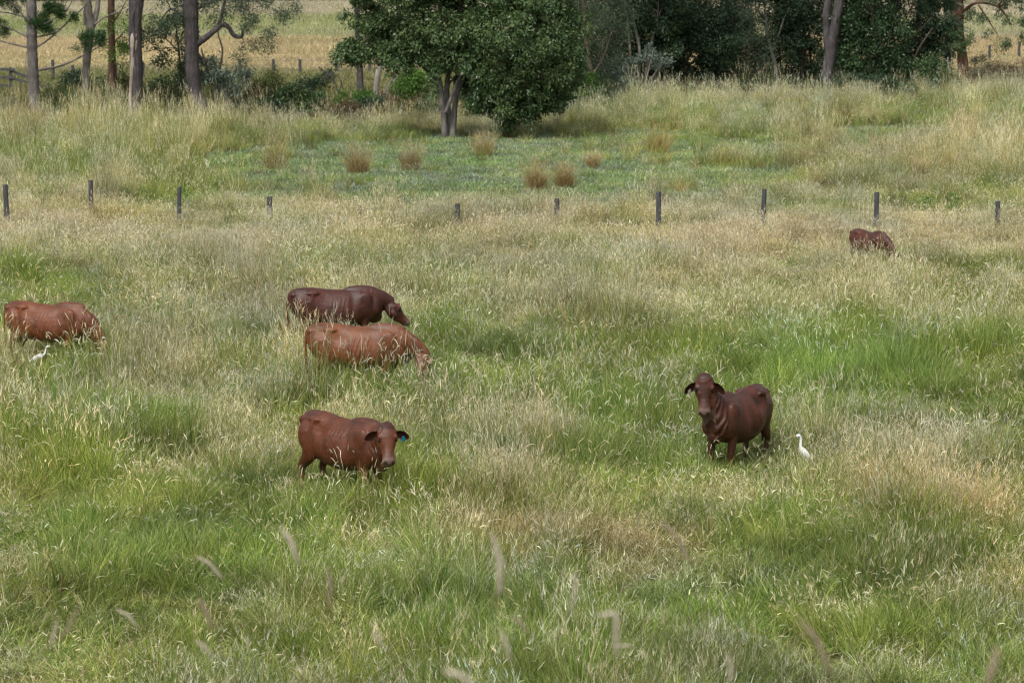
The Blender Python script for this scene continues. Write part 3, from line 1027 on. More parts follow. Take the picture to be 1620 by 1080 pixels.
M_EYE = m_plain('eye_gloss', (0.012, 0.008, 0.006), 0.08, 0.6)
M_EYELID = m_plain('lash_dark', (0.02, 0.012, 0.01), 0.6)
M_TAG = m_plain('ear_tag_blue', (0.02, 0.30, 0.50), 0.4, 0.4, 0.1)
M_TAGP = m_plain('ear_tag_pale', (0.55, 0.50, 0.42), 0.5, 0.4, 0.1)


def make_cow(px, py, heading, label, mat, tagcol=None, tag_side=1, size=1.0, anchor=(0.0, 0.0), **kw):
    """(px,py) is where the ground point under body-local anchor shows in the photograph"""
    gpt = ground(px, py)
    ca, sa = math.cos(heading), math.sin(heading)
    ox = (anchor[0] * ca - anchor[1] * sa) * size; oy = (anchor[0] * sa + anchor[1] * ca) * size
    loc = Vector((gpt.x - ox, gpt.y - oy, 0)); loc.z = T(loc.x, loc.y) - 0.02
    root = empty('cow', loc, heading); root.scale = (size,) * 3
    tag(root, label, 'cow', 'red cattle grazing in the paddock')
    me, HP, HM, tl, trr = cow_body(**kw)
    link('body', me, mat, root)
    for sy in (-1, 1):
        e = Geo(); ellipsoid(e, tuple(HP + HM @ Vector((.175, sy * .121, -.028))), (.026, .018, .022), HM, 12, 8)
        link('eye', e.mesh('cow_eye'), M_EYE, root)
    if tagcol is not None:
        p, ax, wd, nm = tl if tag_side == 1 else trr
        t = Geo(); M = Matrix((wd, ax, nm)).transposed()
        c = p + nm * .012
        dn = Vector((0, 0, -1)); dn = (dn - nm * dn.dot(nm)).normalized(); sd = nm.cross(dn)
        M = Matrix((sd, dn, nm)).transposed()
        V = []; pr = [(-.012, .012), (.0, .016), (.02, .026), (.075, .028), (.082, .022)]
        for zz in (-.0025, .0025):
            for (l, w) in pr:
                V += [tuple(c + M @ Vector((-w, l, zz))), tuple(c + M @ Vector((w, l, zz)))]
        fc = []
        k = len(pr) * 2
        for i in range(len(pr) - 1):
            a = 2 * i
            fc += [[a, a + 1, a + 3, a + 2], [k + a, k + a + 2, k + a + 3, k + a + 1], [a, a + 2, k + a + 2, k + a], [a + 1, k + a + 1, k + a + 3, a + 3]]
        fc += [[0, k, k + 1, 1], [k - 2, k - 1, 2 * k - 1, 2 * k - 2]]
        t.add(V, fc)
        link('ear_tag', t.mesh('ear_tag', False), tagcol, root)
    ctr = loc + Vector((ca * .0, sa * .0, 0))
    ANIMALS.append((ctr.x, ctr.y, heading, 1.05 * size, 0.30 * size))
    return root


GRAZE = [((.66, 0, 1.06), .26, .19), ((.84, 0, 1.02), .215, .14), ((1.02, 0, .92), .17, .11), ((1.14, 0, .82), .14, .095), ((1.20, 0, .76), .12, .085)]
HIDE_A = m_hide('hide_chestnut', (0.060, 0.0158, 0.0068), (0.030, 0.011, 0.0085), (0.16, 0.066, 0.036))
HIDE_B = m_hide('hide_red', (0.086, 0.0235, 0.0080), (0.034, 0.012, 0.008), (0.16, 0.07, 0.04))
HIDE_C = m_hide('hide_tan_red', (0.140, 0.0475, 0.0170), (0.065, 0.023, 0.012), (0.22, 0.12, 0.075))
HIDE_E = m_hide('hide_orange_red', (0.125, 0.0375, 0.0125), (0.060, 0.019, 0.010), (0.22, 0.09, 0.05))
HIDE_D = m_hide('hide_liver', (0.056, 0.0142, 0.0080), (0.030, 0.0105, 0.009), (0.12, 0.045, 0.027))


def toward_cam(px, py, Y, yaw_off, pitch_down, heading):
    """head forward vector in body-local axes: facing the camera, turned yaw_off, nose pointing pitch_down below level"""
    p = P(px, py, Y)
    a = math.atan2(-p.y, -p.x) + yaw_off
    v = Vector((math.cos(a) * math.cos(pitch_down), math.sin(a) * math.cos(pitch_down), -math.sin(pitch_down)))
    return Matrix.Rotation(-heading, 3, 'Z') @ v


def cattle():
    # right-hand cow, facing the camera with head up
    h = R(-120)
    f = toward_cam(1117, 640, 44, R(0), R(60), h)
    make_cow(1140, 757, h, 'bony dark red cow staring at the camera with head high beside the white egret', HIDE_A, M_TAGP, -1, .93, (0.55, 0.0),
             neck=[((.60, 0, 1.08), .28, .20), ((.76, -.03, 1.20), .25, .175), ((.87, -.06, 1.37), .215, .155), ((.93, -.08, 1.53), .175, .13), ((.96, -.10, 1.68), .135, .11)],
             head_fwd=f, head_up=Vector((f.x, f.y, 0)).normalized() + Vector((0, 0, .5)), legs={'fl': (.02, .02), 'fr': (.06, -.01), 'hl': (-.02, 0), 'hr': (.14, 0)}, bone=2.0, belly=1.03, width=1.10, hump=.3, head_s=1.15, ear_fold=.8, dewlap=.17)
    # front left cow, head turned to the camera
    h = R(-46)
    f = toward_cam(617, 700, 42, R(8), R(52), h)
    make_cow(589, 806, h, 'chestnut cow with a blue ear tag, lowest in the picture of the left group', HIDE_B, M_TAG, 1, .93, (0.55, 0.0),
             neck=[((.62, 0, 1.06), .26, .19), ((.82, -.04, 1.14), .21, .15), ((.97, -.09, 1.22), .175, .125), ((1.06, -.14, 1.29), .145, .11), ((1.09, -.18, 1.33), .12, .10)],
             head_fwd=f, head_up=Vector((f.x, f.y, 0)).normalized() + Vector((0, 0, .6)), legs={'fl': (.0, .02), 'fr': (.10, 0), 'hl': (.08, 0), 'hr': (-.10, 0)}, bone=1.6, belly=1.0, width=.96, hump=.1, head_s=1.1, ear_fold=.25)
    # tan cow grazing side on
    h = R(-8)
    make_cow(573, 629, h, 'lighter tan red cow grazing side on, in front of the darker one', HIDE_C, None, 1, .96, (0.0, 0.0),
             neck=GRAZE, head_fwd=(.34, -.10, -.93), head_up=(.8, .5, .3), legs={'fl': (.12, 0), 'fr': (-.1, 0), 'hl': (-.1, 0), 'hr': (.06, 0)}, bone=1.4, udder=True, hump=.35, head_s=1.08)
    # dark cow behind it
    h = R(12)
    make_cow(536, 558, h, 'dark liver red cow grazing just behind the lighter tan one', HIDE_D, None, 1, .95, (0.0, 0.0),
             neck=[((.66, 0, 1.10), .25, .18), ((.86, 0, 1.08), .205, .14), ((.97, 0, 1.05), .17, .115), ((1.06, 0, 1.01), .145, .10), ((1.12, 0, .98), .125, .09)],
             head_fwd=(.74, .0, -.66), head_up=(.6, .3, .7), legs={'fl': (.1, 0), 'hr': (.08, 0)}, bone=.45, belly=1.04, width=1.04, hump=.45, head_s=1.05)
    # left edge cow
    h = R(-20)
    make_cow(82, 584, h, 'orange red cow grazing at the left edge beside the half hidden egret', HIDE_E, None, 1, .92, (0.0, 0.0),
             neck=[((.66, 0, 1.04), .26, .19), ((.84, 0, .98), .215, .14), ((1.00, 0, .84), .17, .11), ((1.12, 0, .70), .14, .095), ((1.19, 0, .62), .12, .085)],
             head_fwd=(.65, -.15, -.7), head_up=(.7, 0, .7), legs={'fl': (.1, 0), 'fr': (-.05, 0), 'hl': (.1, 0)}, bone=1.0, tail_swing=-.06, hump=.5)
    # far cow by the fence
    h = R(-60)
    make_cow(1377, 430, h, 'far off red cow grazing alone near the fence posts on the right', HIDE_A, None, 1, .75, (0.0, 0.0),
             neck=GRAZE, head_fwd=(.50, -.1, -.8), head_up=(.8, 0, .5), legs={}, bone=.7, voxel=.016, hump=.4)


cattle()

# ------------------------------------------------------------------ egrets
M_WHITE = m_plain('white_feather', (0.80, 0.81, 0.80), 0.75, 0.2, 0.06, 40)
M_BILL = m_plain('bill_orange', (0.62, 0.30, 0.06), 0.5)
M_SHANK = m_plain('shank_dark', (0.06, 0.06, 0.03), 0.6)


def egret(px, py, heading, label, upright=True):
    p = ground(px, py)
    root = empty('egret', p, heading); root.scale = (.93,) * 3
    tag(root, label, 'egret', 'white egrets among the cattle')
    g = Geo()
    if upright:
        tube(g, [(-.155, 0, .13), (-.125, 0, .19), (-.07, 0, .27), (-.02, 0, .345), (.012, 0, .40), (.022, 0, .43)],
             [(.012, .02), (.044, .044), (.070, .068), (.062, .058), (.036, .034), (.024, .022)], 14, (0, 1, 0), n=18)
        tube(g, [(.0, 0, .38), (.022, 0, .43), (.020, 0, .49), (.022, 0, .54), (.03, 0, .585), (.05, 0, .60)],
             [.036, .027, .022, .020, .021, .022], 10, (0, 1, 0), n=18)
        ellipsoid(g, (.066, 0, .605), (.040, .026, .028))
        for sy in (-1, 1):   # folded wings
            tube(g, [(.0, sy * .050, .355), (-.07, sy * .064, .27), (-.13, sy * .046, .185), (-.19, sy * .016, .09)], [(.032, .014), (.055, .018), (.040, .014), (.010, .008)], 10, (0, 0, 1), n=12)
        head = Vector((.100, 0, .602)); bdir = Vector((.068, 0, -.004))
    else:
        tube(g, [(-.20, 0, .20), (-.13, 0, .24), (-.04, 0, .28), (.04, 0, .31), (.10, 0, .33)],
             [(.008, .02), (.035, .04), (.052, .055), (.05, .048), (.02, .02)], 14, (0, 0, 1), n=18)
        tube(g, [(.07, 0, .31), (.12, 0, .36), (.14, 0, .42), (.15, 0, .47), (.175, 0, .495)], [.028, .02, .017, .016, .018], 10, (0, 1, 0), n=18)
        ellipsoid(g, (.20, 0, .497), (.036, .020, .022))
        head = Vector((.228, 0, .495)); bdir = Vector((.06, 0, -.015))
    link('body', g.mesh('egret_body'), M_WHITE, root)
    b = Geo(); tube(b, [head, head + bdir * .5, head + bdir], [(.010, .008), (.007, .005), (.0015, .0015)], 8, (0, 1, 0))
    link('bill', b.mesh('egret_bill'), M_BILL, root)
    for sy in (-1, 1):
        l = Geo(); tube(l, [(-.03, sy * .022, .24), (-.055, sy * .022, .15), (-.03, sy * .022, .01)], [.012, .006, .006], 7, (1, 0, 0))
        for a in (-.5, 0, .5, math.pi):
            tube(l, [(-.03, sy * .022, .012), (-.03 + .05 * math.cos(a), sy * .022 + .05 * math.sin(a), .004)], [.004, .002], 5)
        link('leg', l.mesh('egret_leg'), M_SHANK, root)
        e = Geo(); ellipsoid(e, (head.x - .022, sy * .018, head.z + .005), (.005, .003, .005), None, 8, 6)
        link('eye', e.mesh('egret_eye'), M_EYE, root)
    ANIMALS.append((p.x, p.y, heading, .12, .12))
    # keep the growth just in front thin so that the bird shows
    ANIMALS.append((p.x, p.y - .55, 0, .22, .6)); ANIMALS.append((p.x, p.y - .55, 0, .22, .6)); ANIMALS.append((p.x, p.y - .55, 0, .22, .6))


egret(1268, 747, R(200), 'slim white egret standing upright in the grass right of the staring cow')
egret(62, 588, R(18), 'white egret half hidden in grass below the cow at the left edge', False)

# ------------------------------------------------------------------ fences
M_POST = m_wood('weathered_post', (0.035, 0.036, 0.04), (0.12, 0.12, 0.125))
M_POSTB = m_wood('brown_post', (0.10, 0.07, 0.04), (0.22, 0.16, 0.09))
M_WIRE = m_plain('wire', (0.16, 0.16, 0.16), 0.5)


def near_fence():
    # px, py of the top, y of the hidden foot row
    tops = [(-148, 290), (11, 292), (145, 285), (283, 296), (427, 311), (569, 326), (724, 322), (880, 314), (1042, 303), (1207, 299), (1386, 304), (1577, 318), (1760, 318)]
    root = empty('post_and_wire_fence', ground(724, 372))
    tag(root, 'line of short weathered grey posts with wire crossing the whole pasture behind the grazing cattle', 'fence')
    pts = []
    for i, (px, top) in enumerate(tops):
        w = 0.17 if i % 2 else 0.15
        base_row = 362 + (6 if px > 600 else 0) - (8 if px < 300 else 0)
        gp = ground(px, base_row)
        tp = P(px, top, gp.y)
        h = tp.z - gp.z
        g = Geo()
        r = (0.072 + 0.01 * random.random()) if px not in (569, 283) else .062
        n = 10; lx, ly = random.uniform(-.03, .03), random.uniform(-.02, .02)
        rr = [r * 1.03, r * 1.0, r * .98, r * .97, r * .93]
        zs = [-.4, .2, h * .6, h - .02, h]
        tube(g, [(lx * z, ly * z, z) for z in zs], rr, n, (1, 0, 0), wob=0.07)
        o = link('post', g.mesh('post', False), M_POSTB if px == 569 else M_POST, root)
        o.location = gp - root.location
        if px == 569: tag(o, 'short brown broken post')
        elif px == 283: tag(o, 'post overgrown by a green weed')
        pts.append((gp, h))
    for k, hh in enumerate((0.32, 0.62, 0.92)):
        g = Geo()
        P3 = []
        for i, (gp, h) in enumerate(pts):
            P3.append(gp - root.location + Vector((0, -.07, min(hh, h - .06))))
        for a, b in zip(P3[:-1], P3[1:]):
            m = (a + b) / 2 - Vector((0, 0, .025))
            tube(g, [a, m, b], [.0022] * 3, 4)
        link('wire', g.mesh('wire'), M_WIRE, root)


def far_fence():
    root = empty('far_paddock_fence', ground(430, 122))
    tag(root, 'dark posts and wires of the fence along the straw coloured far paddock', 'fence')
    spec = [(84, 95, 128), (116, 103, 132), (183, 100, 128), (226, 100, 127), (380, 94, 121), (433, 94, 121), (475, 94, 121), (533, 93, 120),
            (585, 92, 119), (640, 92, 119), (700, 90, 117), (1565, 72, 98), (1612, 66, 92), (1500, 76, 104), (1440, 80, 108), (1380, 84, 111), (1320, 86, 113), (1250, 86, 114), (1180, 87, 114), (1110, 88, 115), (1040, 89, 115), (970, 89, 115), (900, 90, 116), (830, 90, 116), (765, 90, 117)]
    spec.sort()
    pts = []
    for (px, t, b) in spec:
        gp = ground(px, b); h = P(px, t, gp.y).z - gp.z
        g = Geo()
        tube(g, [(0, 0, -.3), (0, 0, h * .5), (random.uniform(-.03, .03), 0, h)], [.095, .09, .085], 8, (1, 0, 0), wob=.06)
        o = link('post', g.mesh('post', False), M_POST, root); o.location = gp - root.location
        pts.append((gp - root.location, h))
    for f in (.35, .65, .92):
        g = Geo()
        for (a, ha), (b, hb) in zip(pts[:-1], pts[1:]):
            tube(g, [a + Vector((0, -.1, ha * f)), b + Vector((0, -.1, hb * f))], [.006, .006], 4)
        link('wire', g.mesh('wire'), M_WIRE, root)


def rail_fence():
    gp = ground(17, 147)
    root = empty('timber_rail_fence', gp)
    tag(root, 'grey timber rail fence with sloping rails behind the ringed pine trunk at the left edge', 'fence')
    Y = gp.y

    def L(px, py, dy=0): return P(px, py, Y + dy) - gp
    for px, t in ((17, 107), (-45, 105), (-105, 103)):
        p = L(px, 147); q = L(px, t); g = Geo()
        box(g, (p + q) / 2 - Vector((0, 0, .15)), (.14, .14, (q - p).length + .3), None, 0, .008)
        link('post', g.mesh('post', False), M_POST, root)

    def rail(a, b, dy):
        A, B = L(*a), L(*b); g = Geo(); d = (B - A); ln = d.length; d.normalize()
        up = Vector((0, 0, 1)); up = (up - d * d.z).normalized(); M = Matrix((d, d.cross(up) * -1, up)).transposed()
        box(g, (A + B) / 2 + Vector((0, dy, 0)), (ln, .06, .13), M, 0, .006)
        link('rail', g.mesh('rail', False), M_POST, root)
    for y in (110, 123, 136): rail((-110, y - 2), (24, y), -.11)
    rail((17, 112), (64, 131), .11); rail((17, 124), (76, 139), .11)
    p = L(76, 147, 0); q = L(76, 134); g = Geo(); box(g, (p + q) / 2, (.13, .13, (q - p).length + .2), None, 0, .006)
    link('post', g.mesh('post', False), M_POST, root)


near_fence(); far_fence(); rail_fence()

# ------------------------------------------------------------------ trees and shrubs
def leaves_for(blobs, size, aspect, droop, per, rng, spread, gap=0.0, nscale=0.9, var_shift=0.0, dens=1.0):
    """blobs: (centre, (rx,ry,rz), number of clusters). Returns leaf verts/faces/var. Every cluster is a spray of leaves round a twig end"""
    C = []; Nn = []; Vr = []
    for (c, r, n) in blobs:
        n = int(n * dens)
        c = np.array(c); r = np.array(r)
        d = rng.normal(size=(int(n * 1.8) + 4, 3)); d /= np.linalg.norm(d, axis=1)[:, None]
        # lumpy surface
        lump = 0.80 + 0.40 * (vn(d[:, 0] * 3 + c[0] * 7, d[:, 2] * 3 + d[:, 1] * 2, nscale, int(abs(c[0] * 31)) % 97))
        rad = lump * (1 - 0.55 * rng.random(len(d)) ** 2.2)
        p = c + d * r * rad[:, None]
        if gap:
            keep = vn(p[:, 0] * 1.3 + 50, p[:, 2] * 1.3 + p[:, 1], 0.8, 5) > gap
            p = p[keep]; d = d[keep]
        if len(p) < 40:
            p = p[:n]; d = d[:n]
            C.append(p); Nn.append(d); Vr.append(np.full(len(p), rng.uniform(-.2, .2)) + rng.normal(0, .10, len(p)))
            continue
        # boughs: leaf sprays gather in small domes with darker hollows between them
        nb = max(5, n // 13); pb = p[:nb]; db = d[:nb]
        rs = np.clip(np.min(r) * .42, .22, .52) * rng.uniform(.7, 1.25, nb)
        vb = rng.uniform(-.17, .17, nb)
        q = rng.integers(0, nb, n)
        e = rng.normal(size=(n, 3)) + db[q] * .9 + np.array([0, 0, .75]); e /= np.linalg.norm(e, axis=1)[:, None]
        pc = pb[q] + e * (rs[q] * rng.uniform(.55, 1.05, n))[:, None] * np.array([1.15, 1.15, .8])
        C.append(pc); Nn.append(e); Vr.append(vb[q] + rng.normal(0, .06, n))
    C = np.vstack(C); Nn = np.vstack(Nn); Vr = np.concatenate(Vr)
    m = len(C) * per
    cen = np.repeat(C, per, 0); nn = np.repeat(Nn, per, 0); vr = np.repeat(Vr, per)
    off = rng.normal(size=(m, 3)) * spread
    pos = cen + off
    dr = nn * 0.7 + rng.normal(size=(m, 3)) * 0.55 + np.array([0, 0, -droop])
    dr /= np.linalg.norm(dr, axis=1)[:, None]
    sd = np.cross(dr, rng.normal(size=(m, 3))); sd /= np.linalg.norm(sd, axis=1)[:, None] + 1e-9
    up = np.cross(sd, dr)
    # most leaves lie with the upper face to the sky
    flip = up[:, 2] < 0; up[flip] *= -1
    L = size * rng.uniform(.65, 1.3, m)[:, None]; W = L * aspect * .5
    v0 = pos; v1 = pos + dr * L * .5 + sd * W; v2 = pos + dr * L; v3 = pos + dr * L * .5 - sd * W
    v1 = v1 + up * W * .25; v3 = v3 + up * W * .25
    V = np.stack([v0, v1, v2, v3], 1).reshape(-1, 3)
    Fc = np.arange(m * 4).reshape(m, 4)
    var = np.clip(0.5 + vr + rng.normal(0, .07, m) + var_shift, 0, 1)
    return V, Fc, np.repeat(var, 4), C


LEAF = {
    'dark': m_leaf('leaf_dark_gloss', [(0.020, 0.045, 0.018), (0.045, 0.090, 0.032), (0.085, 0.140, 0.050), (0.15, 0.20, 0.065)], .18, .42, .4),
    'deep': m_leaf('leaf_deep', [(0.014, 0.032, 0.018), (0.024, 0.052, 0.026), (0.040, 0.078, 0.034), (0.075, 0.12, 0.045)], .18, .5, .35),
    'grey': m_leaf('leaf_grey_green', [(0.035, 0.055, 0.035), (0.060, 0.090, 0.055), (0.090, 0.125, 0.072), (0.13, 0.16, 0.085)], .2, .6, .25),
    'silver': m_leaf('leaf_silver', [(0.10, 0.14, 0.11), (0.16, 0.21, 0.16), (0.24, 0.29, 0.24), (0.34, 0.38, 0.34)], .2, .55, .3),
    'bright': m_leaf('leaf_bright', [(0.04, 0.09, 0.018), (0.07, 0.15, 0.025), (0.12, 0.22, 0.04), (0.19, 0.28, 0.05)], .3, .5, .3),
    'pine': m_leaf('needle_green', [(0.012, 0.035, 0.012), (0.022, 0.058, 0.016), (0.035, 0.085, 0.022), (0.06, 0.11, 0.03)], .1, .5, .3),
    'olive': m_leaf('leaf_olive', [(0.04, 0.055, 0.018), (0.075, 0.095, 0.03), (0.12, 0.14, 0.045), (0.20, 0.19, 0.07)], .25, .55, .3),
    'brown': m_leaf('dead_brush', [(0.05, 0.035, 0.025), (0.09, 0.065, 0.04), (0.14, 0.105, 0.065), (0.20, 0.16, 0.10)], .15, .8, .1),
    'far': m_leaf('leaf_far_haze', [(0.030, 0.046, 0.040), (0.042, 0.062, 0.052), (0.055, 0.078, 0.062), (0.07, 0.095, 0.07)], .1, .7, .2),  # distance haze put into the leaf colour as a blue tone
}
BARK = {
    'grey': m_bark('bark_grey', (0.07, 0.065, 0.06), (0.17, 0.155, 0.145), (0.30, 0.285, 0.27)),
    'violet': m_bark('bark_violet_grey', (0.045, 0.040, 0.041), (0.095, 0.084, 0.086), (0.17, 0.155, 0.157), 9.0, .15, .05),
    'red': m_bark('bark_red_brown', (0.05, 0.028, 0.020), (0.105, 0.060, 0.040), (0.18, 0.115, 0.08), 8.0, .2, .04),
    'pale': m_bark('bark_pale', (0.14, 0.12, 0.10), (0.30, 0.27, 0.235), (0.46, 0.43, 0.39), 5.0, .3, .02),
    'brown': m_bark('bark_brown', (0.05, 0.04, 0.03), (0.11, 0.085, 0.065), (0.19, 0.15, 0.12)),
    'bare': m_bark('bare_wood', (0.26, 0.20, 0.16), (0.40, 0.33, 0.28), (0.52, 0.46, 0.40), 4.0, .1, .01),
}


def tree(name, label, cat, base, trunks, blobs, leaf='dark', bark='grey', size=.12, aspect=.42, droop=.45, per=9, spread=.12,
         gap=0.0, limbs=(), twigs=0, tip_r=.35, group=None, seed=None, rings=False, vs=0.0, dens=1.0, bdy=0.0):
    """base: pixel of the foot. trunks: list of lists (px,py,width_px[,dY]); blobs: (px,py,rx_px,ry_px,n[,dY]); limbs like trunks"""
    rng = np.random.default_rng(seed if seed is not None else int(abs(base[0]) * 7 + base[1]))
    gp = ground(base[0], base[1]) if len(base) == 2 else Vector((P(base[0], 100, base[2]).x, base[2], T(P(base[0], 100, base[2]).x, base[2])))
    Y = gp.y; sc = F / Y
    root = empty(name, gp); tag(root, label, cat, group)

    def W(px, py, dY=0.0):
        return P(px, py, Y + dY) - gp
    for kind, lst, sides in (('trunk', trunks, 14), ('branch', limbs, 8)):
        for path in lst:
            pts = [W(q[0], q[1], q[3] if len(q) > 3 else 0) for q in path]
            if kind == 'trunk' and path[0][1] >= base[1] - 3: pts[0].z = min(pts[0].z, -.25)
            rad = [q[2] / 2 / sc for q in path]
            g = Geo()
            n = max(8, len(path) * 5) if not rings else len(path) * 14
            pp, rr = resample(pts, rad, n)
            if rings:
                rr = rr * (1 + .10 * np.maximum(0, np.sin(np.arange(n) * 1.15))[:, None] ** 2)
            tube(g, [tuple(p) for p in pp], rr[:, 0], sides, (0, 1, 0), wob=.045)
            me = g.mesh(kind)
            link(kind, me, BARK[bark], root)
    if blobs:
        B = []
        for b in blobs:
            dY = (b[5] if len(b) > 5 else 0.0) + bdy
            c = W(b[0], b[1], dY)
            rx, rz = b[2] / sc, b[3] / sc
            B.append((tuple(c), (rx, max(.35, min(rx, rz * 1.4) * .85), rz), b[4]))
        V, Fc, var, C = leaves_for(B, size, aspect, droop, per, rng, spread, gap, var_shift=vs, dens=dens)
        me = mesh_np('crown', V, Fc, False, {'var': var})
        link('crown', me, LEAF[leaf], root)
        if twigs:
            g = Geo()
            tips = []
            for path in list(trunks) + list(limbs):
                for q in path[1:]: tips.append(W(q[0], q[1], q[3] if len(q) > 3 else 0))
            tips = np.array([tuple(t) for t in tips])
            sel = C[rng.choice(len(C), min(twigs, len(C)), replace=False)]
            for c in sel:
                d = np.linalg.norm(tips - c, axis=1); a = tips[int(np.argmin(d))]
                if np.linalg.norm(a - c) > 5: continue
                mid = (a + c) / 2 + rng.normal(0, .12, 3) + np.array([0, 0, .12])
                tube(g, [tuple(a), tuple(mid), tuple(c)], [.028, .018, .006], 5, (0, 1, 0))
            if g.n: link('twig', tag_stuff(g.mesh('twig')), BARK[bark], root)['kind'] = 'stuff'
    return root


def tag_stuff(me): return me


def trees_left():
    # ringed hoop pine at the far left
    tree('hoop_pine', 'ringed conifer with bare whorled branches and dark needle tufts at the left edge', 'tree', (54, 203),
         [[(56, 206, 19), (54, 150, 17), (51, 80, 16), (50, 20, 16), (48, -60, 14), (46, -180, 10), (45, -330, 4)]],
         [(60, 42, 24, 13, 110), (98, 28, 16, 9, 50), (88, 8, 26, 12, 90), (2, 50, 10, 10, 36), (0, 8, 26, 12, 90), (50, -20, 60, 18, 200), (140, 66, 20, 9, 60), (160, 60, 12, 7, 34),
          (125, 76, 8, 6, 20), (45, -80, 80, 30, 260), (45, -150, 60, 30, 200), (45, -240, 40, 40, 150), (45, -320, 20, 30, 70)],
         leaf='pine', bark='grey', size=.17, aspect=.16, droop=-.15, per=26, spread=.10, rings=True,
         limbs=[[(57, 112, 4), (100, 103, 3.2), (150, 78, 2), (166, 68, 1)], [(53, 78, 3), (80, 60, 2.5), (130, 14, 2), (150, -8, 1)], [(46, 76, 3), (20, 70, 2.3), (-12, 62, 1.5)],
                [(46, 60, 3), (15, 45, 2.2), (-14, 36, 1.5)], [(46, 40, 3), (25, 10, 2.4), (-5, -12, 1.5)], [(54, 60, 2.6), (90, 50, 1.8), (120, 20, 1)], [(48, 30, 3), (20, 22, 2), (-10, 18, 1.5)],
                [(55, 45, 2.4), (95, 25, 1.8), (112, 6, 1.4), (116, -14, 1)], [(52, 130, 1.8), (42, 110, 1.4), (42, 85, 1), (50, 68, .8)]])
    tree('eucalypt', 'slender pale barked tree that forks low down, second from the left', 'tree', (137, 184),
         [[(139, 188, 13), (136, 130, 12), (138, 85, 13), (143, 45, 14), (140, 15, 12), (136, -40, 10), (130, -140, 6)],
          [(142, 55, 9, .1), (150, 30, 9, .2), (155, 5, 8, .3), (160, -60, 6, .5), (168, -140, 4, .5)]],
         [(140, -90, 70, 45, 300), (190, 20, 22, 12, 26), (165, -150, 60, 40, 260), (125, 5, 16, 8, 24)],
         leaf='olive', bark='pale', size=.13, aspect=.3, droop=.6, per=9, spread=.16, gap=.4,
         limbs=[[(148, 40, 4), (165, 28, 3), (190, 18, 2)], [(135, 40, 5), (133, 20, 3.5), (138, 0, 3)]], twigs=10)
    tree('eucalypt', 'thin red brown trunk standing back between the two pale ones at the left', 'tree', (178, 153),
         [[(179, 158, 15), (177, 120, 13), (177, 80, 11), (176, 30, 11), (176, -60, 9), (174, -160, 5)]],
         [(186, 42, 14, 13, 60), (184, 78, 14, 18, 70), (200, 60, 16, 20, 60), (172, -80, 70, 45, 240), (198, 95, 10, 14, 30)],
         leaf='bright', bark='red', size=.13, aspect=.4, droop=.3, per=9, spread=.15, gap=.25,
         limbs=[[(178, 70, 3), (190, 58, 2), (198, 48, 1)], [(176, 40, 3), (190, 20, 2), (205, -10, 1)]], twigs=12, vs=-.12)
    t = tree('eucalypt', 'grey trunk with a long strip of bare pale wood, left of the big forked trunk', 'tree', (213, 208),
             [[(211, 212, 19), (214, 170, 19), (216, 120, 20), (214, 70, 20), (214, 30, 21), (216, -10, 24), (214, -100, 18), (212, -220, 10)],
              [(218, 5, 10, -.1), (228, -15, 9, -.2), (240, -80, 7, -.2), (250, -160, 4)]],
             [(235, 30, 14, 10, 16), (225, -120, 90, 50, 340), (215, -220, 70, 50, 240)],
             leaf='grey', bark='violet', size=.13, aspect=.3, droop=.6, per=9, spread=.16, gap=.35,
             limbs=[[(215, 10, 3, -.3), (210, 30, 2.5, -.35), (213, 60, 2.2, -.32), (211, 90, 2, -.3)], [(221, 90, 2.5), (228, 105, 2), (222, 120, 1.5)]], twigs=8)
    # strip of exposed wood on the front of that trunk
    gp = t.location; g = Geo(); sc = F / gp.y
    pth = [(208, 208, 7), (207, 180, 8), (206, 150, 5), (209, 110, 6), (211, 85, 9), (212, 62, 12), (213, 48, 5)]
    pts = [P(a, b, gp.y - 8.6 / sc + (abs(a - 212) ** 2) * .0012) - gp for a, b, w in pth]
    tube(g, pts, [(.035, w / 2 / sc) for a, b, w in pth], 10, (0, 1, 0), n=30, wob=.08)
    link('bare_wood_strip', g.mesh('bare_wood'), BARK['bare'], t)
    tree('eucalypt', 'stout grey trunk with one bent limb reaching right above the gully', 'tree', (318, 206),
         [[(325, 210, 30), (318, 178, 26), (308, 140, 22), (304, 100, 22), (303, 50, 23), (301, 0, 24), (298, -70, 22), (292, -160, 16), (285, -260, 8)]],
         [(370, 18, 60, 22, 150), (405, 62, 26, 20, 70), (345, 0, 50, 20, 130), (440, 12, 30, 20, 60), (452, 32, 14, 6, 14), (270, 25, 40, 22, 110), (250, 60, 28, 18, 60),
          (395, 88, 20, 14, 24), (300, -100, 110, 60, 420), (290, -220, 90, 60, 300), (400, -60, 70, 40, 260)],
         leaf='grey', bark='violet', size=.12, aspect=.32, droop=.6, per=12, spread=.17, gap=.2, dens=1.7,
         limbs=[[(308, 72, 12), (325, 60, 10), (340, 48, 9), (352, 38, 8)], [(352, 38, 8), (362, 44, 7), (370, 56, 7), (382, 58, 6), (384, 48, 3.5)], [(345, 42, 6), (352, 20, 5), (360, -20, 3.5)],
                [(300, 35, 5), (285, 22, 4), (270, 15, 3), (255, 30, 1.5)], [(305, 20, 5), (330, 5, 4), (380, -5, 3), (430, 5, 2)]], twigs=26)
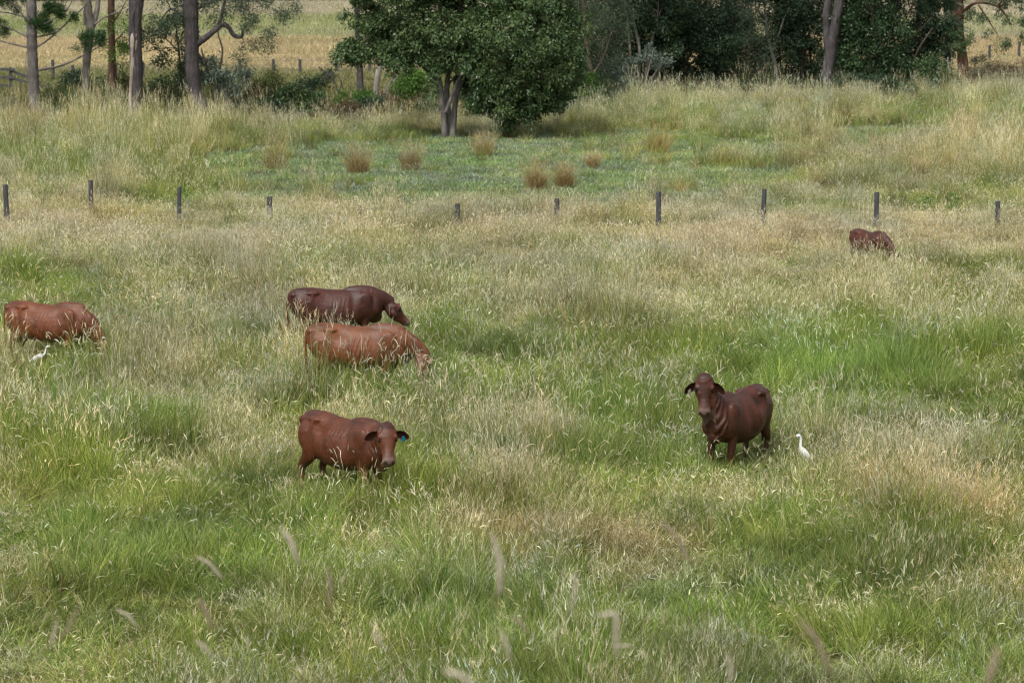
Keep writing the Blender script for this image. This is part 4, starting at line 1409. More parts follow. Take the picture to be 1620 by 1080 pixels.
    # understorey small tree between the two trunks
    tree('small_tree', 'small dark leaved tree growing against the left side of the stout grey trunk', 'tree', (285, 190),
         [[(288, 192, 5), (287, 140, 4), (284, 90, 3.5), (278, 40, 2.5)]],
         [(283, 50, 22, 24, 80), (275, 88, 24, 16, 80), (288, 112, 14, 12, 40), (240, 60, 20, 14, 36), (268, 140, 26, 14, 80), (296, 20, 20, 24, 60)],
         leaf='deep', bark='brown', size=.16, aspect=.42, droop=.4, per=9, spread=.15, gap=.2,
         limbs=[[(284, 84, 2.2), (262, 62, 1.8), (240, 56, 1)], [(287, 130, 2), (275, 140, 1.5), (262, 138, 1)], [(285, 78, 1.8), (262, 76, 1.5), (228, 82, 1)]], twigs=14, vs=.1)
    tree('small_tree', 'spindly pale stemmed sapling with glossy pale leaves right of the stout trunk', 'tree', (352, 196),
         [[(350, 200, 4), (342, 160, 4.5), (335, 130, 4), (322, 90, 3), (318, 76, 1.5)], [(362, 200, 4), (360, 160, 4), (358, 140, 3), (372, 120, 2)], [(348, 110, 3, .6), (352, 80, 3, .6), (345, 50, 2, .6), (355, 30, 1, .6)]],
         [(332, 108, 22, 13, 80), (352, 120, 26, 12, 80), (385, 126, 26, 9, 64), (368, 138, 24, 9, 50), (325, 122, 14, 8, 30)],
         leaf='silver', bark='pale', size=.17, aspect=.42, droop=.5, per=8, spread=.12, gap=.15,
         limbs=[[(340, 150, 2), (330, 120, 1.5), (325, 105, 1)], [(358, 150, 2), (380, 132, 1.5), (398, 122, 1)]], twigs=16, vs=-.2)
    # slim trunk before the big crown
    tree('eucalypt', 'slim straight grey trunk just left of the big round dark tree', 'tree', (570, 153),
         [[(571, 156, 12), (569, 110, 10), (566, 60, 9), (565, 10, 9), (563, -80, 7), (560, -200, 4)]],
         [(548, 78, 16, 10, 22), (590, 60, 22, 30, 40), (562, -120, 70, 50, 240)],
         leaf='bright', bark='violet', size=.13, aspect=.4, droop=.4, per=9, spread=.15, gap=.2, limbs=[[(567, 90, 2), (555, 76, 1.5), (542, 72, 1)]], twigs=5, vs=-.25)
    tree('small_tree', 'pale leaning forked trunks at the edge of the gully behind the big dark crown', 'tree', (598, 162),
         [[(595, 166, 11), (596, 130, 9), (601, 100, 8), (600, 70, 6), (602, 40, 5)], [(600, 164, 9, .3), (615, 140, 7, .3), (632, 115, 6, .3), (640, 90, 4, .3)], [(612, 155, 5, .5), (622, 142, 5, .5), (634, 128, 4, .5), (650, 108, 3, .5)], [(606, 150, 3, -.2), (618, 130, 3, -.2), (628, 118, 2, -.2)]],
         [(600, 70, 30, 30, 90), (640, 80, 26, 20, 60), (615, 30, 40, 30, 120)],
         leaf='dark', bark='pale', size=.14, aspect=.4, droop=.4, per=8, spread=.14, gap=.1, vs=.05)


def big_tree():
    base = (708, 221)
    bl = []
    rnd = random.Random(4)
    # body of the crown: overlapping lobes (px, py, rx, ry, clusters, dY)
    spec = [(830, 50, 82, 62, 560, -.9), (770, 30, 70, 60, 380, 0), (700, 40, 66, 52, 330, .4), (640, 30, 56, 46, 240, .3), (860, 105, 54, 48, 330, -.8),
            (795, 105, 46, 46, 240, -1.0), (742, 95, 42, 36, 170, -.2), (884, 55, 32, 46, 150, .1), (608, 62, 30, 22, 80, .4), (664, 82, 38, 20, 110, .2),
            (838, 140, 44, 26, 170, -1.0), (782, 150, 32, 26, 110, -.6), (745, 126, 20, 16, 50, .5), (741, 136, 18, 22, 60, .3), (752, 160, 12, 15, 36, 0), (806, 176, 12, 14, 30, -1.0), (838, 178, 12, 14, 26, -.9), (788, 178, 10, 12, 20, -.7), (888, 118, 24, 40, 100, .0),
            (556, 84, 18, 6, 24, .4), (592, 12, 24, 34, 80, .3), (598, 88, 20, 8, 32, 0), (640, 92, 22, 12, 50, 0), (700, 96, 24, 18, 60, -.2), (870, 150, 28, 26, 90, -.4),
            (800, 60, 60, 60, 200, 1.4), (720, 60, 60, 40, 120, 1.4), (850, 110, 40, 50, 140, 1.2),
            (760, -50, 130, 60, 600, 0), (850, -30, 70, 50, 300, .2), (640, -30, 80, 50, 300, .2), (760, -130, 90, 60, 350, .2), (890, 20, 22, 30, 60, 0), (899, 95, 14, 26, 44, 0),
            (800, 190, 9, 12, 24, -.8), (842, 190, 8, 13, 22, -.9), (868, 164, 14, 15, 36, -.6), (775, 172, 10, 10, 22, -.5), (822, 170, 16, 12, 40, -.9), (760, 156, 10, 12, 22, 0)]
    for s in spec: bl.append(s)
    for k in range(90):          # loose outer sprays
        b = rnd.choice(spec[:24]); a = rnd.uniform(0, 2 * math.pi); q = rnd.uniform(.85, 1.12); r = rnd.uniform(8, 17)
        if b[0] + b[2] * q * math.cos(a) < 765 and b[1] + b[3] * q * math.sin(a) > 108: continue
        if b[1] + b[3] * q * math.sin(a) > 172: continue
        bl.append((b[0] + b[2] * q * math.cos(a), b[1] + b[3] * q * math.sin(a), r * 1.2, r * rnd.uniform(.6, 1.2), 26, b[5] + rnd.uniform(-.9, .3)))
    tree('round_crowned_tree', 'large broad tree with drooping glossy dark green crown and pale forked stems', 'tree', base,
         [[(703, 226, 11, -.1), (703, 190, 10, -.1), (699, 160, 8, -.15), (696, 130, 7, -.2), (682, 90, 6), (650, 50, 4)],
          [(710, 226, 12, .15), (710, 190, 10, .15), (707, 150, 9, .2), (709, 120, 8, .2), (720, 70, 7), (740, 20, 5)],
          [(715, 226, 11, .0), (718, 185, 10, 0), (722, 155, 8, 0), (736, 120, 7, -.1), (780, 80, 7, -.2), (820, 50, 5, -.4)],
          [(704, 180, 6, -.4), (716, 150, 6, -.4), (726, 125, 5, -.4), (750, 90, 4, -.4)]],
         bl, leaf='dark', bark='grey', size=.155, aspect=.42, droop=.65, per=14, spread=.10, dens=1.55, gap=.12,
         vs=.08, limbs=[[(740, 120, 5), (790, 110, 4, -.3), (840, 130, 3, -.5)], [(695, 130, 5), (660, 100, 4, .2), (610, 70, 3, .3), (560, 80, 1.5, .4)], [(770, 90, 4), (800, 140, 3, -.5), (812, 175, 1.5, -.8)]], twigs=60)


def trees_right():
    G = 'dark trees lining the creek on the right'
    tree('feathery_tree', 'feathery grey green tree showing just right of the big round crown', 'tree', (930, 172),
         [[(936, 176, 9), (938, 130, 8), (930, 90, 7), (925, 40, 6), (920, -60, 4)]],
         [(915, 40, 42, 48, 330, 1.0), (945, 90, 32, 36, 230, 1), (960, 30, 36, 46, 260, 1.0), (920, 110, 24, 30, 130, 1), (930, -40, 70, 50, 400, 1), (950, 140, 30, 24, 110, 1), (925, -120, 50, 50, 200, 1)],
         leaf='grey', bark='brown', size=.13, aspect=.22, droop=.5, per=12, spread=.2, gap=.1, dens=2.2, limbs=[[(937, 120, 4), (955, 90, 3), (968, 50, 2)], [(936, 130, 3), (918, 100, 2.5), (905, 60, 2)]], twigs=20, vs=.05)
    tree('creek_tree', 'dark tree with several thin pale leaning stems rising behind the silvery shrub', 'tree', (1010, 162),
         [[(1012, 166, 6), (1010, 120, 6), (1012, 80, 5), (1004, 40, 4), (998, 5, 3)], [(1016, 166, 6), (1024, 110, 5), (1030, 70, 4.5), (1040, 30, 3.5)], [(1006, 166, 5), (1000, 120, 4), (995, 60, 4), (992, 25, 3)], [(1018, 150, 4), (1040, 110, 3), (1052, 80, 2)]],
         [(1000, 30, 45, 40, 330), (1040, 15, 45, 40, 320), (985, 75, 22, 26, 110), (1050, 70, 26, 28, 140), (1020, 110, 36, 26, 130, 1.5), (1020, -50, 80, 50, 420), (1030, 60, 50, 36, 180, 2)],
         leaf='deep', bark='pale', size=.17, dens=2.1, bdy=.5, aspect=.42, droop=.35, per=10, spread=.16, gap=.1, twigs=24, vs=.1)
    tree('creek_tree', 'dark tree with a split twisted trunk among brown dead brush, middle of the creek line', 'tree', (1085, 158),
         [[(1084, 160, 9), (1084, 135, 7), (1080, 112, 6), (1092, 85, 5), (1106, 55, 4)], [(1078, 158, 5, .2), (1072, 130, 4, .2), (1076, 105, 3.5, .2)], [(1068, 150, 3.5, .3), (1080, 120, 3, .3), (1098, 95, 3, .3)]],
         [(1090, 40, 48, 44, 330), (1110, 90, 40, 34, 240), (1065, 45, 30, 34, 150), (1100, 125, 34, 24, 150), (1130, 60, 36, 40, 220), (1090, -40, 90, 50, 420), (1060, 95, 22, 24, 60), (1120, 135, 34, 18, 110)],
         leaf='deep', bark='brown', size=.17, dens=2.1, bdy=.5, aspect=.42, droop=.35, per=10, spread=.17, gap=.12, twigs=24, vs=0.02)
    tree('feathery_tree', 'soft grey green needle leaved tree arching down left of the slim pale sapling', 'tree', (1160, 156),
         [[(1162, 160, 9), (1160, 110, 8), (1155, 60, 7), (1150, 0, 6), (1150, -80, 4)]],
         [(1150, 40, 44, 46, 380, -.5), (1175, 85, 36, 34, 240, -.6), (1130, 75, 28, 28, 150, -.7), (1165, 122, 34, 22, 170, -.6), (1185, 30, 30, 40, 200, -.3), (1150, -50, 80, 50, 420), (1180, 140, 24, 14, 70, -.6), (1150, -130, 60, 50, 240)],
         leaf='grey', bark='brown', size=.16, dens=1.5, aspect=.18, droop=.55, per=14, spread=.19, gap=.12, twigs=16, vs=-.05)
    tree('small_tree', 'slim pale trunked sapling in front of the straw coloured gap in the creek trees', 'tree', (1226, 150),
         [[(1229, 154, 7), (1228, 120, 6.5), (1224, 95, 6), (1218, 75, 5), (1214, 50, 4), (1210, 10, 3)], [(1220, 85, 3), (1230, 60, 2.5), (1240, 30, 2)]],
         [(1215, 45, 28, 26, 80), (1235, 60, 22, 22, 60), (1205, 80, 16, 22, 36), (1240, 95, 18, 14, 26), (1215, 5, 50, 30, 200), (1215, -60, 60, 40, 200)],
         leaf='deep', bark='pale', size=.17, dens=2.1, bdy=.5, aspect=.42, droop=.35, per=9, spread=.16, gap=.3, twigs=16, vs=.02)
    tree('creek_tree', 'open dark leaved tree letting straw coloured light through, left of the forked grey trunk', 'tree', (1268, 150),
         [[(1270, 152, 6), (1268, 110, 5), (1272, 60, 4), (1276, 10, 3)], [(1284, 152, 4, .5), (1283, 100, 3.5, .5), (1280, 50, 3, .5)]],
         [(1255, 30, 34, 34, 180), (1290, 25, 32, 34, 170), (1270, 85, 26, 26, 120), (1255, 125, 34, 18, 120), (1296, 95, 18, 24, 60), (1290, 130, 22, 18, 70), (1270, -40, 80, 45, 320), (1240, 110, 14, 16, 30)],
         leaf='deep', bark='brown', size=.17, dens=2.1, bdy=.5, aspect=.45, droop=.3, per=10, spread=.16, gap=.16, twigs=24, vs=-.02)
    tree('eucalypt', 'violet grey trunk that forks into two upright stems before the dark creek trees', 'tree', (1307, 151),
         [[(1305, 156, 18), (1308, 125, 17), (1312, 95, 18), (1317, 65, 16), (1323, 30, 15), (1329, -10, 14), (1338, -100, 11), (1345, -220, 6)],
          [(1310, 80, 10, .1), (1308, 50, 12, .15), (1308, 20, 12, .2), (1311, -20, 11, .2), (1305, -120, 8), (1300, -220, 5)]],
         [(1340, -130, 80, 50, 300), (1300, -180, 80, 50, 300), (1320, -60, 60, 25, 120, .6)],
         leaf='grey', bark='violet', size=.13, aspect=.3, droop=.6, per=9, spread=.16, gap=.3)
    tree('creek_tree', 'dense dark tree filling the space right of the forked grey trunk', 'tree', (1375, 150),
         [[(1372, 154, 8), (1375, 110, 7), (1380, 60, 6), (1380, 0, 5)], [(1340, 152, 5, .5), (1338, 100, 4, .5), (1342, 40, 4, .5)], [(1328, 150, 4, .6), (1330, 100, 3.5, .6), (1334, 30, 3, .6)]],
         [(1365, 30, 38, 42, 340), (1400, 60, 36, 40, 300), (1360, 90, 32, 30, 240), (1375, 128, 36, 22, 220), (1410, 115, 32, 28, 220), (1345, 120, 20, 26, 90), (1345, 20, 20, 36, 100), (1380, -50, 80, 45, 420), (1395, -120, 60, 45, 200)],
         leaf='dark', bark='brown', size=.17, dens=2.1, bdy=.5, aspect=.42, droop=.35, per=10, spread=.17, gap=.05, twigs=16, vs=-.24)
    tree('mango_tree', 'dark tree of long hanging strap leaves with two bare pale sticks across it', 'tree', (1450, 146),
         [[(1452, 152, 9), (1450, 110, 8), (1452, 60, 7), (1455, 0, 6)]],
         [(1440, 30, 40, 44, 330, -.4), (1475, 40, 34, 44, 300, -.4), (1430, 85, 30, 32, 200, -.4), (1468, 90, 30, 30, 180, -.3), (1450, 125, 40, 20, 170, -.2), (1490, 95, 18, 26, 70, -.2), (1450, -50, 80, 50, 420), (1488, 20, 22, 40, 110), (1455, -120, 60, 45, 200)],
         leaf='deep', bark='brown', size=.30, dens=1.2, bdy=.7, aspect=.2, droop=1.0, per=9, spread=.15, gap=.05, twigs=6,
         limbs=[[(1440, 110, 3, -2.0), (1452, 80, 3, -2.0), (1468, 55, 2.6, -2.0), (1476, 44, 1.5, -2.0)], [(1436, 62, 1.8, -2.0), (1455, 48, 2, -2.0), (1474, 28, 1.6, -2.0)]], vs=.08)
    tree('eucalypt', 'pale straight trunk half hidden behind the red brown trunk at the right', 'tree', (1500, 128),
         [[(1499, 132, 10), (1500, 90, 10), (1501, 40, 11), (1499, 0, 13), (1496, -100, 10), (1494, -200, 6)]],
         [(1490, -120, 70, 50, 240)], leaf='grey', bark='pale', size=.13, aspect=.3, droop=.6, per=9, spread=.16, gap=.3)
    tree('ironbark', 'thick red brown trunk with a collar of green leaves at the right', 'tree', (1523, 136),
         [[(1523, 140, 22), (1524, 110, 18), (1521, 80, 15), (1517, 45, 15), (1516, 10, 17), (1515, -60, 17), (1512, -160, 12), (1510, -260, 6)]],
         [(1512, 60, 12, 12, 34), (1530, 75, 13, 12, 50, -.4), (1520, 66, 16, 10, 44, -.5), (1540, 10, 26, 22, 80), (1546, 30, 16, 12, 36, -.3), (1505, 30, 10, 24, 40, -.3), (1585, 8, 36, 20, 130), (1578, 60, 18, 16, 56), (1608, 52, 20, 16, 70), (1612, 20, 24, 22, 90),
          (1520, -90, 100, 45, 400), (1600, -40, 60, 30, 220), (1515, -180, 80, 50, 280)],
         leaf='dark', bark='red', size=.20, aspect=.26, droop=.8, per=9, spread=.14, gap=.08,
         limbs=[[(1522, 20, 6), (1545, 5, 4.5), (1580, 12, 3), (1600, 40, 2)], [(1548, 8, 3), (1562, 30, 2.2), (1578, 55, 1.5)], [(1516, 50, 4), (1510, 62, 3)]], twigs=18, vs=0)
    for (x, lf, lab) in ((912, 'grey', 'grey green tree set back behind the right edge of the round crown'), (1145, 'deep', 'dark tree set back behind the soft needle leaved tree'),
                         (1238, 'deep', 'dark tree set back behind the slim pale sapling'), (1345, 'deep', 'dark tree set back just right of the forked grey trunk'),
                         (1045, 'deep', 'dark tree set back behind the silvery shrub'), (975, 'grey', 'grey green tree set back left of the thin pale leaning stems')):
        r = random.Random(x)
        tree('creek_tree', lab, 'tree', (x, 138), [[(x, 142, 8), (x + r.uniform(-6, 6), 90, 7), (x + r.uniform(-10, 10), 20, 5), (x, -60, 3)]],
             [(x + r.uniform(-10, 10), 25, 38, 34, 300), (x + r.uniform(-14, 14), 75, 34, 30, 230), (x + r.uniform(-16, 16), 112, 34, 22, 150), (x + 22, 50, 24, 26, 120), (x - 24, 96, 22, 22, 100), (x, -50, 60, 40, 300)],
             leaf=lf, bark='brown', size=.17, aspect=.4, droop=.35, per=10, spread=.18, gap=.14, dens=1.4, vs=r.uniform(-.1, .1))
    # dead brush and branches
    tree('dead_brush', 'tangle of brown dead sticks leaning against the twisted creek trunk', 'brush', (1062, 160),
         [], [(1060, 140, 24, 14, 60)], leaf='brown', bark='brown', size=.12, aspect=.15, per=8, spread=.2,
         limbs=[[(1056, 160, 2), (1070, 130, 1.8), (1088, 104, 1)], [(1066, 160, 2), (1078, 140, 1.6), (1090, 118, 1)], [(1040, 160, 1.8), (1052, 130, 1.6), (1060, 108, 1)], [(1050, 162, 1.6), (1064, 140, 1.4), (1084, 128, 1)], [(1075, 160, 1.6), (1072, 140, 1.4), (1062, 118, 1)]])


def shrubs():
    def sh(base, label, blobs, leaf, size=.13, aspect=.42, per=9, gap=.1, stems=5, cat='shrub', name='shrub', bark='brown', droop=.2, vs=0.0, spread=.14, sw=2.0):
        thick = 0.8 if cat == 'weed' else 1.8
        r = random.Random(int(base[0]))
        tr = []
        for k in range(stems):
            b = r.choice(blobs)
            x0 = base[0] + r.uniform(-6, 6)
            tx, ty = b[0] + r.uniform(-.5, .5) * b[2], b[1] + r.uniform(-.6, .4) * b[3]
            dy = r.uniform(-.4, .4)
            tr.append([(x0, base[1] + 2, sw, dy * .3), ((x0 + tx) / 2 + r.uniform(-3, 3), (base[1] + ty) / 2, sw * .8, dy), (tx, ty, sw * .4, dy)])
        return tree(name, label, cat, base, [], blobs, leaf=leaf, bark=bark, size=size, aspect=aspect, per=per, gap=gap, dens=thick, limbs=tr, droop=droop, vs=vs, spread=spread)
    sh((1005, 166), 'silvery leaved shrub with pale fanning stems in front of the creek trees', [(975, 112, 22, 12, 46), (1000, 108, 22, 16, 50), (955, 118, 18, 12, 34), (1032, 82, 8, 8, 16), (1045, 102, 12, 10, 24), (985, 136, 34, 14, 60), (1015, 142, 26, 12, 40), (960, 140, 20, 12, 34), (1040, 145, 14, 8, 16)],
       'silver', .2, .3, 8, .1, 16, bark='pale', vs=-.05, sw=2.2)
    sh((958, 164), 'low bright green bush below the silvery shrub', [(960, 145, 16, 10, 50), (945, 150, 14, 9, 40)], 'bright', .13, vs=-.1)
    sh((925, 172), 'pale green bush tucked under the right side of the big round crown', [(925, 138, 18, 18, 70), (930, 158, 18, 12, 50)], 'bright', .15, vs=-.2)
    sh((654, 172), 'yellow green bush glowing behind the forked stems of the big tree', [(650, 140, 24, 20, 130), (672, 132, 20, 16, 80), (662, 158, 20, 12, 60), (637, 152, 16, 14, 44)], 'bright', .15, vs=.0)
    sh((680, 178), 'bluish green bush close behind the big tree stems', [(690, 145, 14, 16, 50), (750, 160, 22, 16, 60), (745, 140, 18, 14, 50)], 'dark', .15, vs=.05)
    sh((560, 186), 'leafy mid green bush at the foot of the slim grey trunk', [(555, 165, 22, 14, 80), (585, 170, 22, 14, 80), (530, 172, 20, 14, 66), (575, 158, 14, 10, 40)], 'bright', .14, vs=-.18)
    sh((150, 205), 'rounded dark green bush between the ringed conifer and the slender pale tree', [(118, 178, 28, 20, 200), (105, 188, 20, 14, 90), (140, 186, 22, 16, 110), (118, 160, 18, 10, 50)], 'pine', .11, .4, 10, 0, vs=.15)
    sh((2, 205), 'dark bush at the left edge of the picture below the rail fence', [(5, 178, 22, 16, 120), (-10, 185, 30, 18, 120), (16, 190, 12, 10, 40)], 'deep', .12, vs=.1)
    sh((470, 190), 'broad bush with glossy pale topped leaves left of the dead fallen branch', [(455, 160, 32, 18, 160), (485, 165, 24, 16, 110), (435, 170, 22, 14, 80), (470, 182, 30, 14, 100), (495, 158, 16, 10, 40)], 'dark', .17, vs=.12)
    sh((405, 192), 'brown dry brush in the gully left of the broad glossy bush', [(385, 165, 26, 18, 120), (410, 178, 24, 16, 100), (400, 150, 22, 12, 60), (375, 182, 20, 14, 70)], 'brown', .12, .25, 10, .05, 10)
    sh((262, 196), 'dark tangled bush behind the bare wood trunk and the stout trunk', [(262, 168, 26, 20, 150), (240, 178, 20, 16, 90), (282, 178, 18, 18, 90), (255, 145, 22, 14, 70)], 'olive', .13, .35, 9, .12, 8, vs=-.3)
    sh((336, 198), 'yellow green undergrowth bush hugging the right foot of the stout trunk', [(338, 175, 18, 16, 70), (350, 188, 16, 12, 50)], 'olive', .13, vs=.1)
    sh((175, 190), 'olive undergrowth bush between the slender pale tree and the bare wood trunk', [(175, 168, 20, 16, 90), (190, 182, 18, 14, 70), (160, 150, 16, 12, 36)], 'olive', .12, .35, 9, .1, vs=-.05)
    sh((85, 190), 'straggly yellow green bush right of the ringed conifer', [(82, 160, 18, 12, 50), (75, 178, 18, 14, 60)], 'olive', .12, .35, 9, .1, vs=.1)
    sh((510, 190), 'dark brown dead brush with a bare arching stick right of the glossy bush', [(515, 172, 16, 14, 60), (500, 180, 20, 12, 50)], 'brown', .12, .25, 9, .1, 12)
    sh((620, 182), 'brown undergrowth bush at the foot of the pale leaning trunks', [(615, 165, 26, 14, 80), (640, 170, 22, 12, 60)], 'brown', .13, .3, 9, .1, vs=.2)
    sh((1345, 158), 'dark undergrowth bush at the foot of the dense tree right of the forked trunk', [(1345, 138, 24, 14, 110), (1375, 142, 26, 14, 110), (1405, 142, 22, 14, 90)], 'deep', .13, vs=.1)
    sh((1478, 150), 'mid green bush left of the red brown trunk', [(1475, 112, 20, 20, 90), (1485, 134, 18, 14, 60), (1460, 136, 20, 12, 60)], 'dark', .14, vs=.1)
    sh((1430, 160), 'low blue green bush under the strap leaved tree', [(1425, 145, 22, 10, 70), (1445, 146, 18, 9, 50)], 'dark', .13, vs=.1)
    sh((1590, 140), 'brown and green brush along the gully at the right edge', [(1585, 112, 30, 10, 90), (1615, 108, 26, 10, 80), (1555, 118, 18, 10, 50), (1640, 110, 30, 12, 60)], 'brown', .14, .25, 9, .05, vs=.1)
    sh((1560, 134), 'dull green bush just right of the red brown trunk', [(1552, 105, 14, 12, 44), (1562, 120, 16, 10, 40)], 'grey', .13, vs=.1)
    sh((1260, 156), 'dark brush under the open leaved tree', [(1250, 140, 26, 9, 80), (1285, 140, 20, 9, 60), (1210, 144, 18, 8, 40)], 'deep', .13, vs=-.1)
    sh((1225, 140), 'yellow green bush behind the slim pale sapling', [(1214, 114, 12, 10, 40), (1232, 118, 16, 9, 44)], 'bright', .13, vs=.1)
    sh((1100, 164), 'dark low brush right of the twisted creek trunk', [(1105, 148, 26, 10, 90), (1140, 148, 26, 9, 80), (1175, 148, 20, 8, 60)], 'deep', .13, vs=-.05)
    UB = [(30, 196, 'deep', 'low dark bush between the left edge bush and the ringed conifer'), (100, 172, 'olive', 'feathery olive bush under the sloping rail behind the ringed conifer'),
          (225, 176, 'deep', 'dark brush behind the foot of the trunk with bare pale wood'), (300, 150, 'deep', 'dark little bush behind the stout grey trunk at knee height'),
          (425, 150, 'olive', 'olive scrub on the gully slope above the glossy topped bush'), (505, 150, 'deep', 'dark scrub on the gully slope behind the bare arching branch'),
          (390, 200, 'deep', 'dark low bush at the pasture edge right of the spindly sapling'), (545, 198, 'brown', 'brown seedy brush at the pasture edge left of the slim grey trunk'),
          (200, 150, 'olive', 'olive scrub behind the thin red brown trunk'), (350, 160, 'olive', 'olive scrub behind the spindly pale stemmed sapling')]
    UB += [(65, 203, 'deep', 'dark low bush at the foot of the ringed conifer'), (180, 203, 'deep', 'dark low brush at the pasture edge left of the trunk with bare pale wood'),
           (245, 205, 'olive', 'olive brush filling the pasture edge between the bare wood trunk and the stout trunk'), (430, 196, 'deep', 'dark low bush at the pasture edge under the glossy topped bush'),
           (480, 172, 'deep', 'dark bush behind the glossy topped bush, near the far fence posts'), (590, 190, 'deep', 'dark bush low between the slim grey trunk and the big round tree'),
           (655, 196, 'olive', 'olive brush at the pasture edge left of the big tree stems'), (120, 150, 'deep', 'dark bush seen beyond the slender pale trunk by the far posts'),
           (1190, 158, 'deep', 'dark bush left of the slim pale sapling at the pasture edge'), (1500, 150, 'deep', 'dark bush left of the foot of the red brown trunk'),
           (1400, 160, 'deep', 'dark bush at the pasture edge between the forked trunk and the strap leaved tree'), (890, 182, 'dark', 'dark green bush under the right edge of the round crown')]
    for (x, y, lf, lab) in UB:
        r = random.Random(x)
        sh((x, y + 2), lab, [(x + r.uniform(-8, 8), y - 16 + r.uniform(-4, 4), 22, 12, 90), (x + r.uniform(-26, 26), y - 11, 22, 10, 70), (x + r.uniform(-14, 14), y - 24, 14, 9, 40)], lf, .13, .35, 9, .08, vs=r.uniform(-.2, .05))
    # weeds by the near fence
    sh((283, 345), 'green weed climbing round the third fence post from the left', [(286, 315, 5, 13, 26), (283, 328, 7, 8, 16)], 'bright', .08, .4, 7, 0, 2, cat='weed', name='weed', spread=.05, sw=.8)
    sh((1470, 350), 'broad leaved green weed beyond the cow in front of the fence on the right', [(1470, 322, 8, 8, 18), (1472, 334, 7, 7, 12)], 'bright', .08, .5, 7, 0, 3, cat='weed', name='weed', spread=.06, sw=.8, vs=-.1)
    sh((1508, 350), 'taller leafy weed between the last two fence posts on the right', [(1505, 318, 9, 8, 20), (1512, 332, 8, 8, 14)], 'bright', .08, .5, 7, 0, 3, cat='weed', name='weed', spread=.06, sw=.8, vs=-.1)
    # dark thin weed stalk near the left cow
    t = tree('dead_branch', 'bare arching dead branch sticking up from the brush left of the slim grey trunk', 'branch', (535, 165),
             [], [], bark='violet', limbs=[[(540, 168, 2.4), (536, 148, 2.2), (525, 122, 2), (505, 108, 1.4)], [(536, 148, 2, .2), (540, 130, 1.8, .2), (530, 118, 1.4, .2), (516, 114, 1, .2)], [(530, 130, 1.6), (520, 126, 1.2), (512, 120, .8)]])


def far_wood():
    rng = np.random.default_rng(3)
    B = []
    Y = 395
    for x in np.arange(-110, 112, 4.2):
        for k in range(2):
            cx = x + rng.uniform(-2, 2); cy = Y + rng.uniform(0, 14) + 8 * k; r = rng.uniform(3.0, 5.2); h = rng.uniform(3.5, 6)
            B.append(((cx, cy, h * .95), (r, r, h), 150))
    V, Fc, var, C = leaves_for(B, .9, .6, .2, 5, rng, .6)
    # whatever falls beneath the ground is not needed
    me = mesh_np('far_wood', V, Fc, False, {'var': var})
    tag(link('far_wood', me, LEAF['far']), 'dark blue green wood closing the view behind the far paddock', 'wood', kind='stuff')


def tussocks():
    """single golden and brown tussocks one can point to"""
    T_ = [
        ((567, 277), 30, 1.55, .96, (1.0, .86, .70), 'tall golden brown tussock on the green turf, left of the other two in the row'),
        ((650, 273), 24, 1.3, .96, (.9, .78, .62), 'low brown tussock in the middle of the turf row'),
        ((765, 250), 22, 1.05, .94, (1.05, .90, .68), 'neat orange gold tussock on the turf below the big round tree'),
        ((848, 303), 26, 1.3, .92, (.95, .78, .55), 'straw topped brown tussock on the lower turf, left of its twin'),
        ((893, 300), 20, 1.10, .92, (.92, .74, .52), 'brown tussock on the lower turf, right of its twin'),
        ((938, 268), 16, .75, .95, (1.05, .88, .68), 'small orange tussock behind the twin brown tussocks'),
        ((1040, 245), 30, 1.35, .88, (1.1, .92, .6), 'wide yellow straw tussock right of centre behind the fence'),
        ((1312, 238), 26, 1.4, .93, (1.0, .95, .80), 'tall dry tussock at the left end of the small turf patch'),
        ((435, 270), 30, 1.5, .88, (1.05, .98, .75), 'yellow straw tussock at the left end of the turf'),
        ((1575, 275), 30, 1.5, .86, (1.15, 1.0, .68), 'big pale straw tussock near the right edge behind the fence'),
        ((1455, 285), 22, .9, .92, (1.05, .98, .80), 'low straw tussock behind the second last fence post'),
    ]
    for k, (b, wpx, h, dry, tc, lab) in enumerate(T_):
        gp = ground(*b); sc = F / gp.y; rad = wpx / sc
        rng = np.random.default_rng(900 + k)
        tc = (tc[0] * .95, tc[1], tc[2] * 1.05); dry -= .1
        a = blades(rng, 620, rad * .52, (.35 * h, .85 * h), (.008, .017), .30, (.1, 1.3))
        c = blades(rng, 110, rad * .48, (.6 * h, 1.02 * h), (.005, .008), .26, (0, .8), .5, bias=.08)
        V, Fc, C, Pk = join([a, c, panicle(rng, c, 5, (.06, .16), (.005, .009))])
        me = mesh_np('tussock', V, Fc, True, {'blade': C, 'pick': Pk})
        o = bpy.data.objects.new('grass_tussock', me)
        me.materials.append(tussock_mat(tc, dry)); o.location = gp; COL.objects.link(o)
        tag(o, lab, 'tussock', 'single dry tussocks behind the post fence')


def tussock_mat(tc, dry):
    s = NT('tussock_blades')
    c = s.attr('blade'); sep = s.n('ShaderNodeSeparateColor'); s.l(c.outputs['Color'], sep.inputs[0])
    pick = s.attr('pick').outputs['Fac']
    fac = s.math('MULTIPLY_ADD', s.math('SUBTRACT', dry, pick), 5.0, 0.5, clamp=True)
    green = s.ramp(sep.outputs[0], [(0, (0.055, 0.125, 0.020)), (1, (0.2, 0.24, 0.06))])
    straw = s.ramp(sep.outputs[0], [(0, (0.22, 0.16, 0.085)), (0.5, (0.40, 0.33, 0.19)), (1, (0.58, 0.53, 0.36))])
    col = s.mix(fac, green, straw)
    col = s.mix(s.math('GREATER_THAN', sep.outputs[2], .75), col, (0.62, 0.52, 0.36))
    col = s.mix(1.0, col, tc, 'MULTIPLY')
    return s.finish(col, .65, trans=.3, spec=.2)


trees_left(); big_tree(); trees_right(); shrubs(); far_wood(); tussocks()

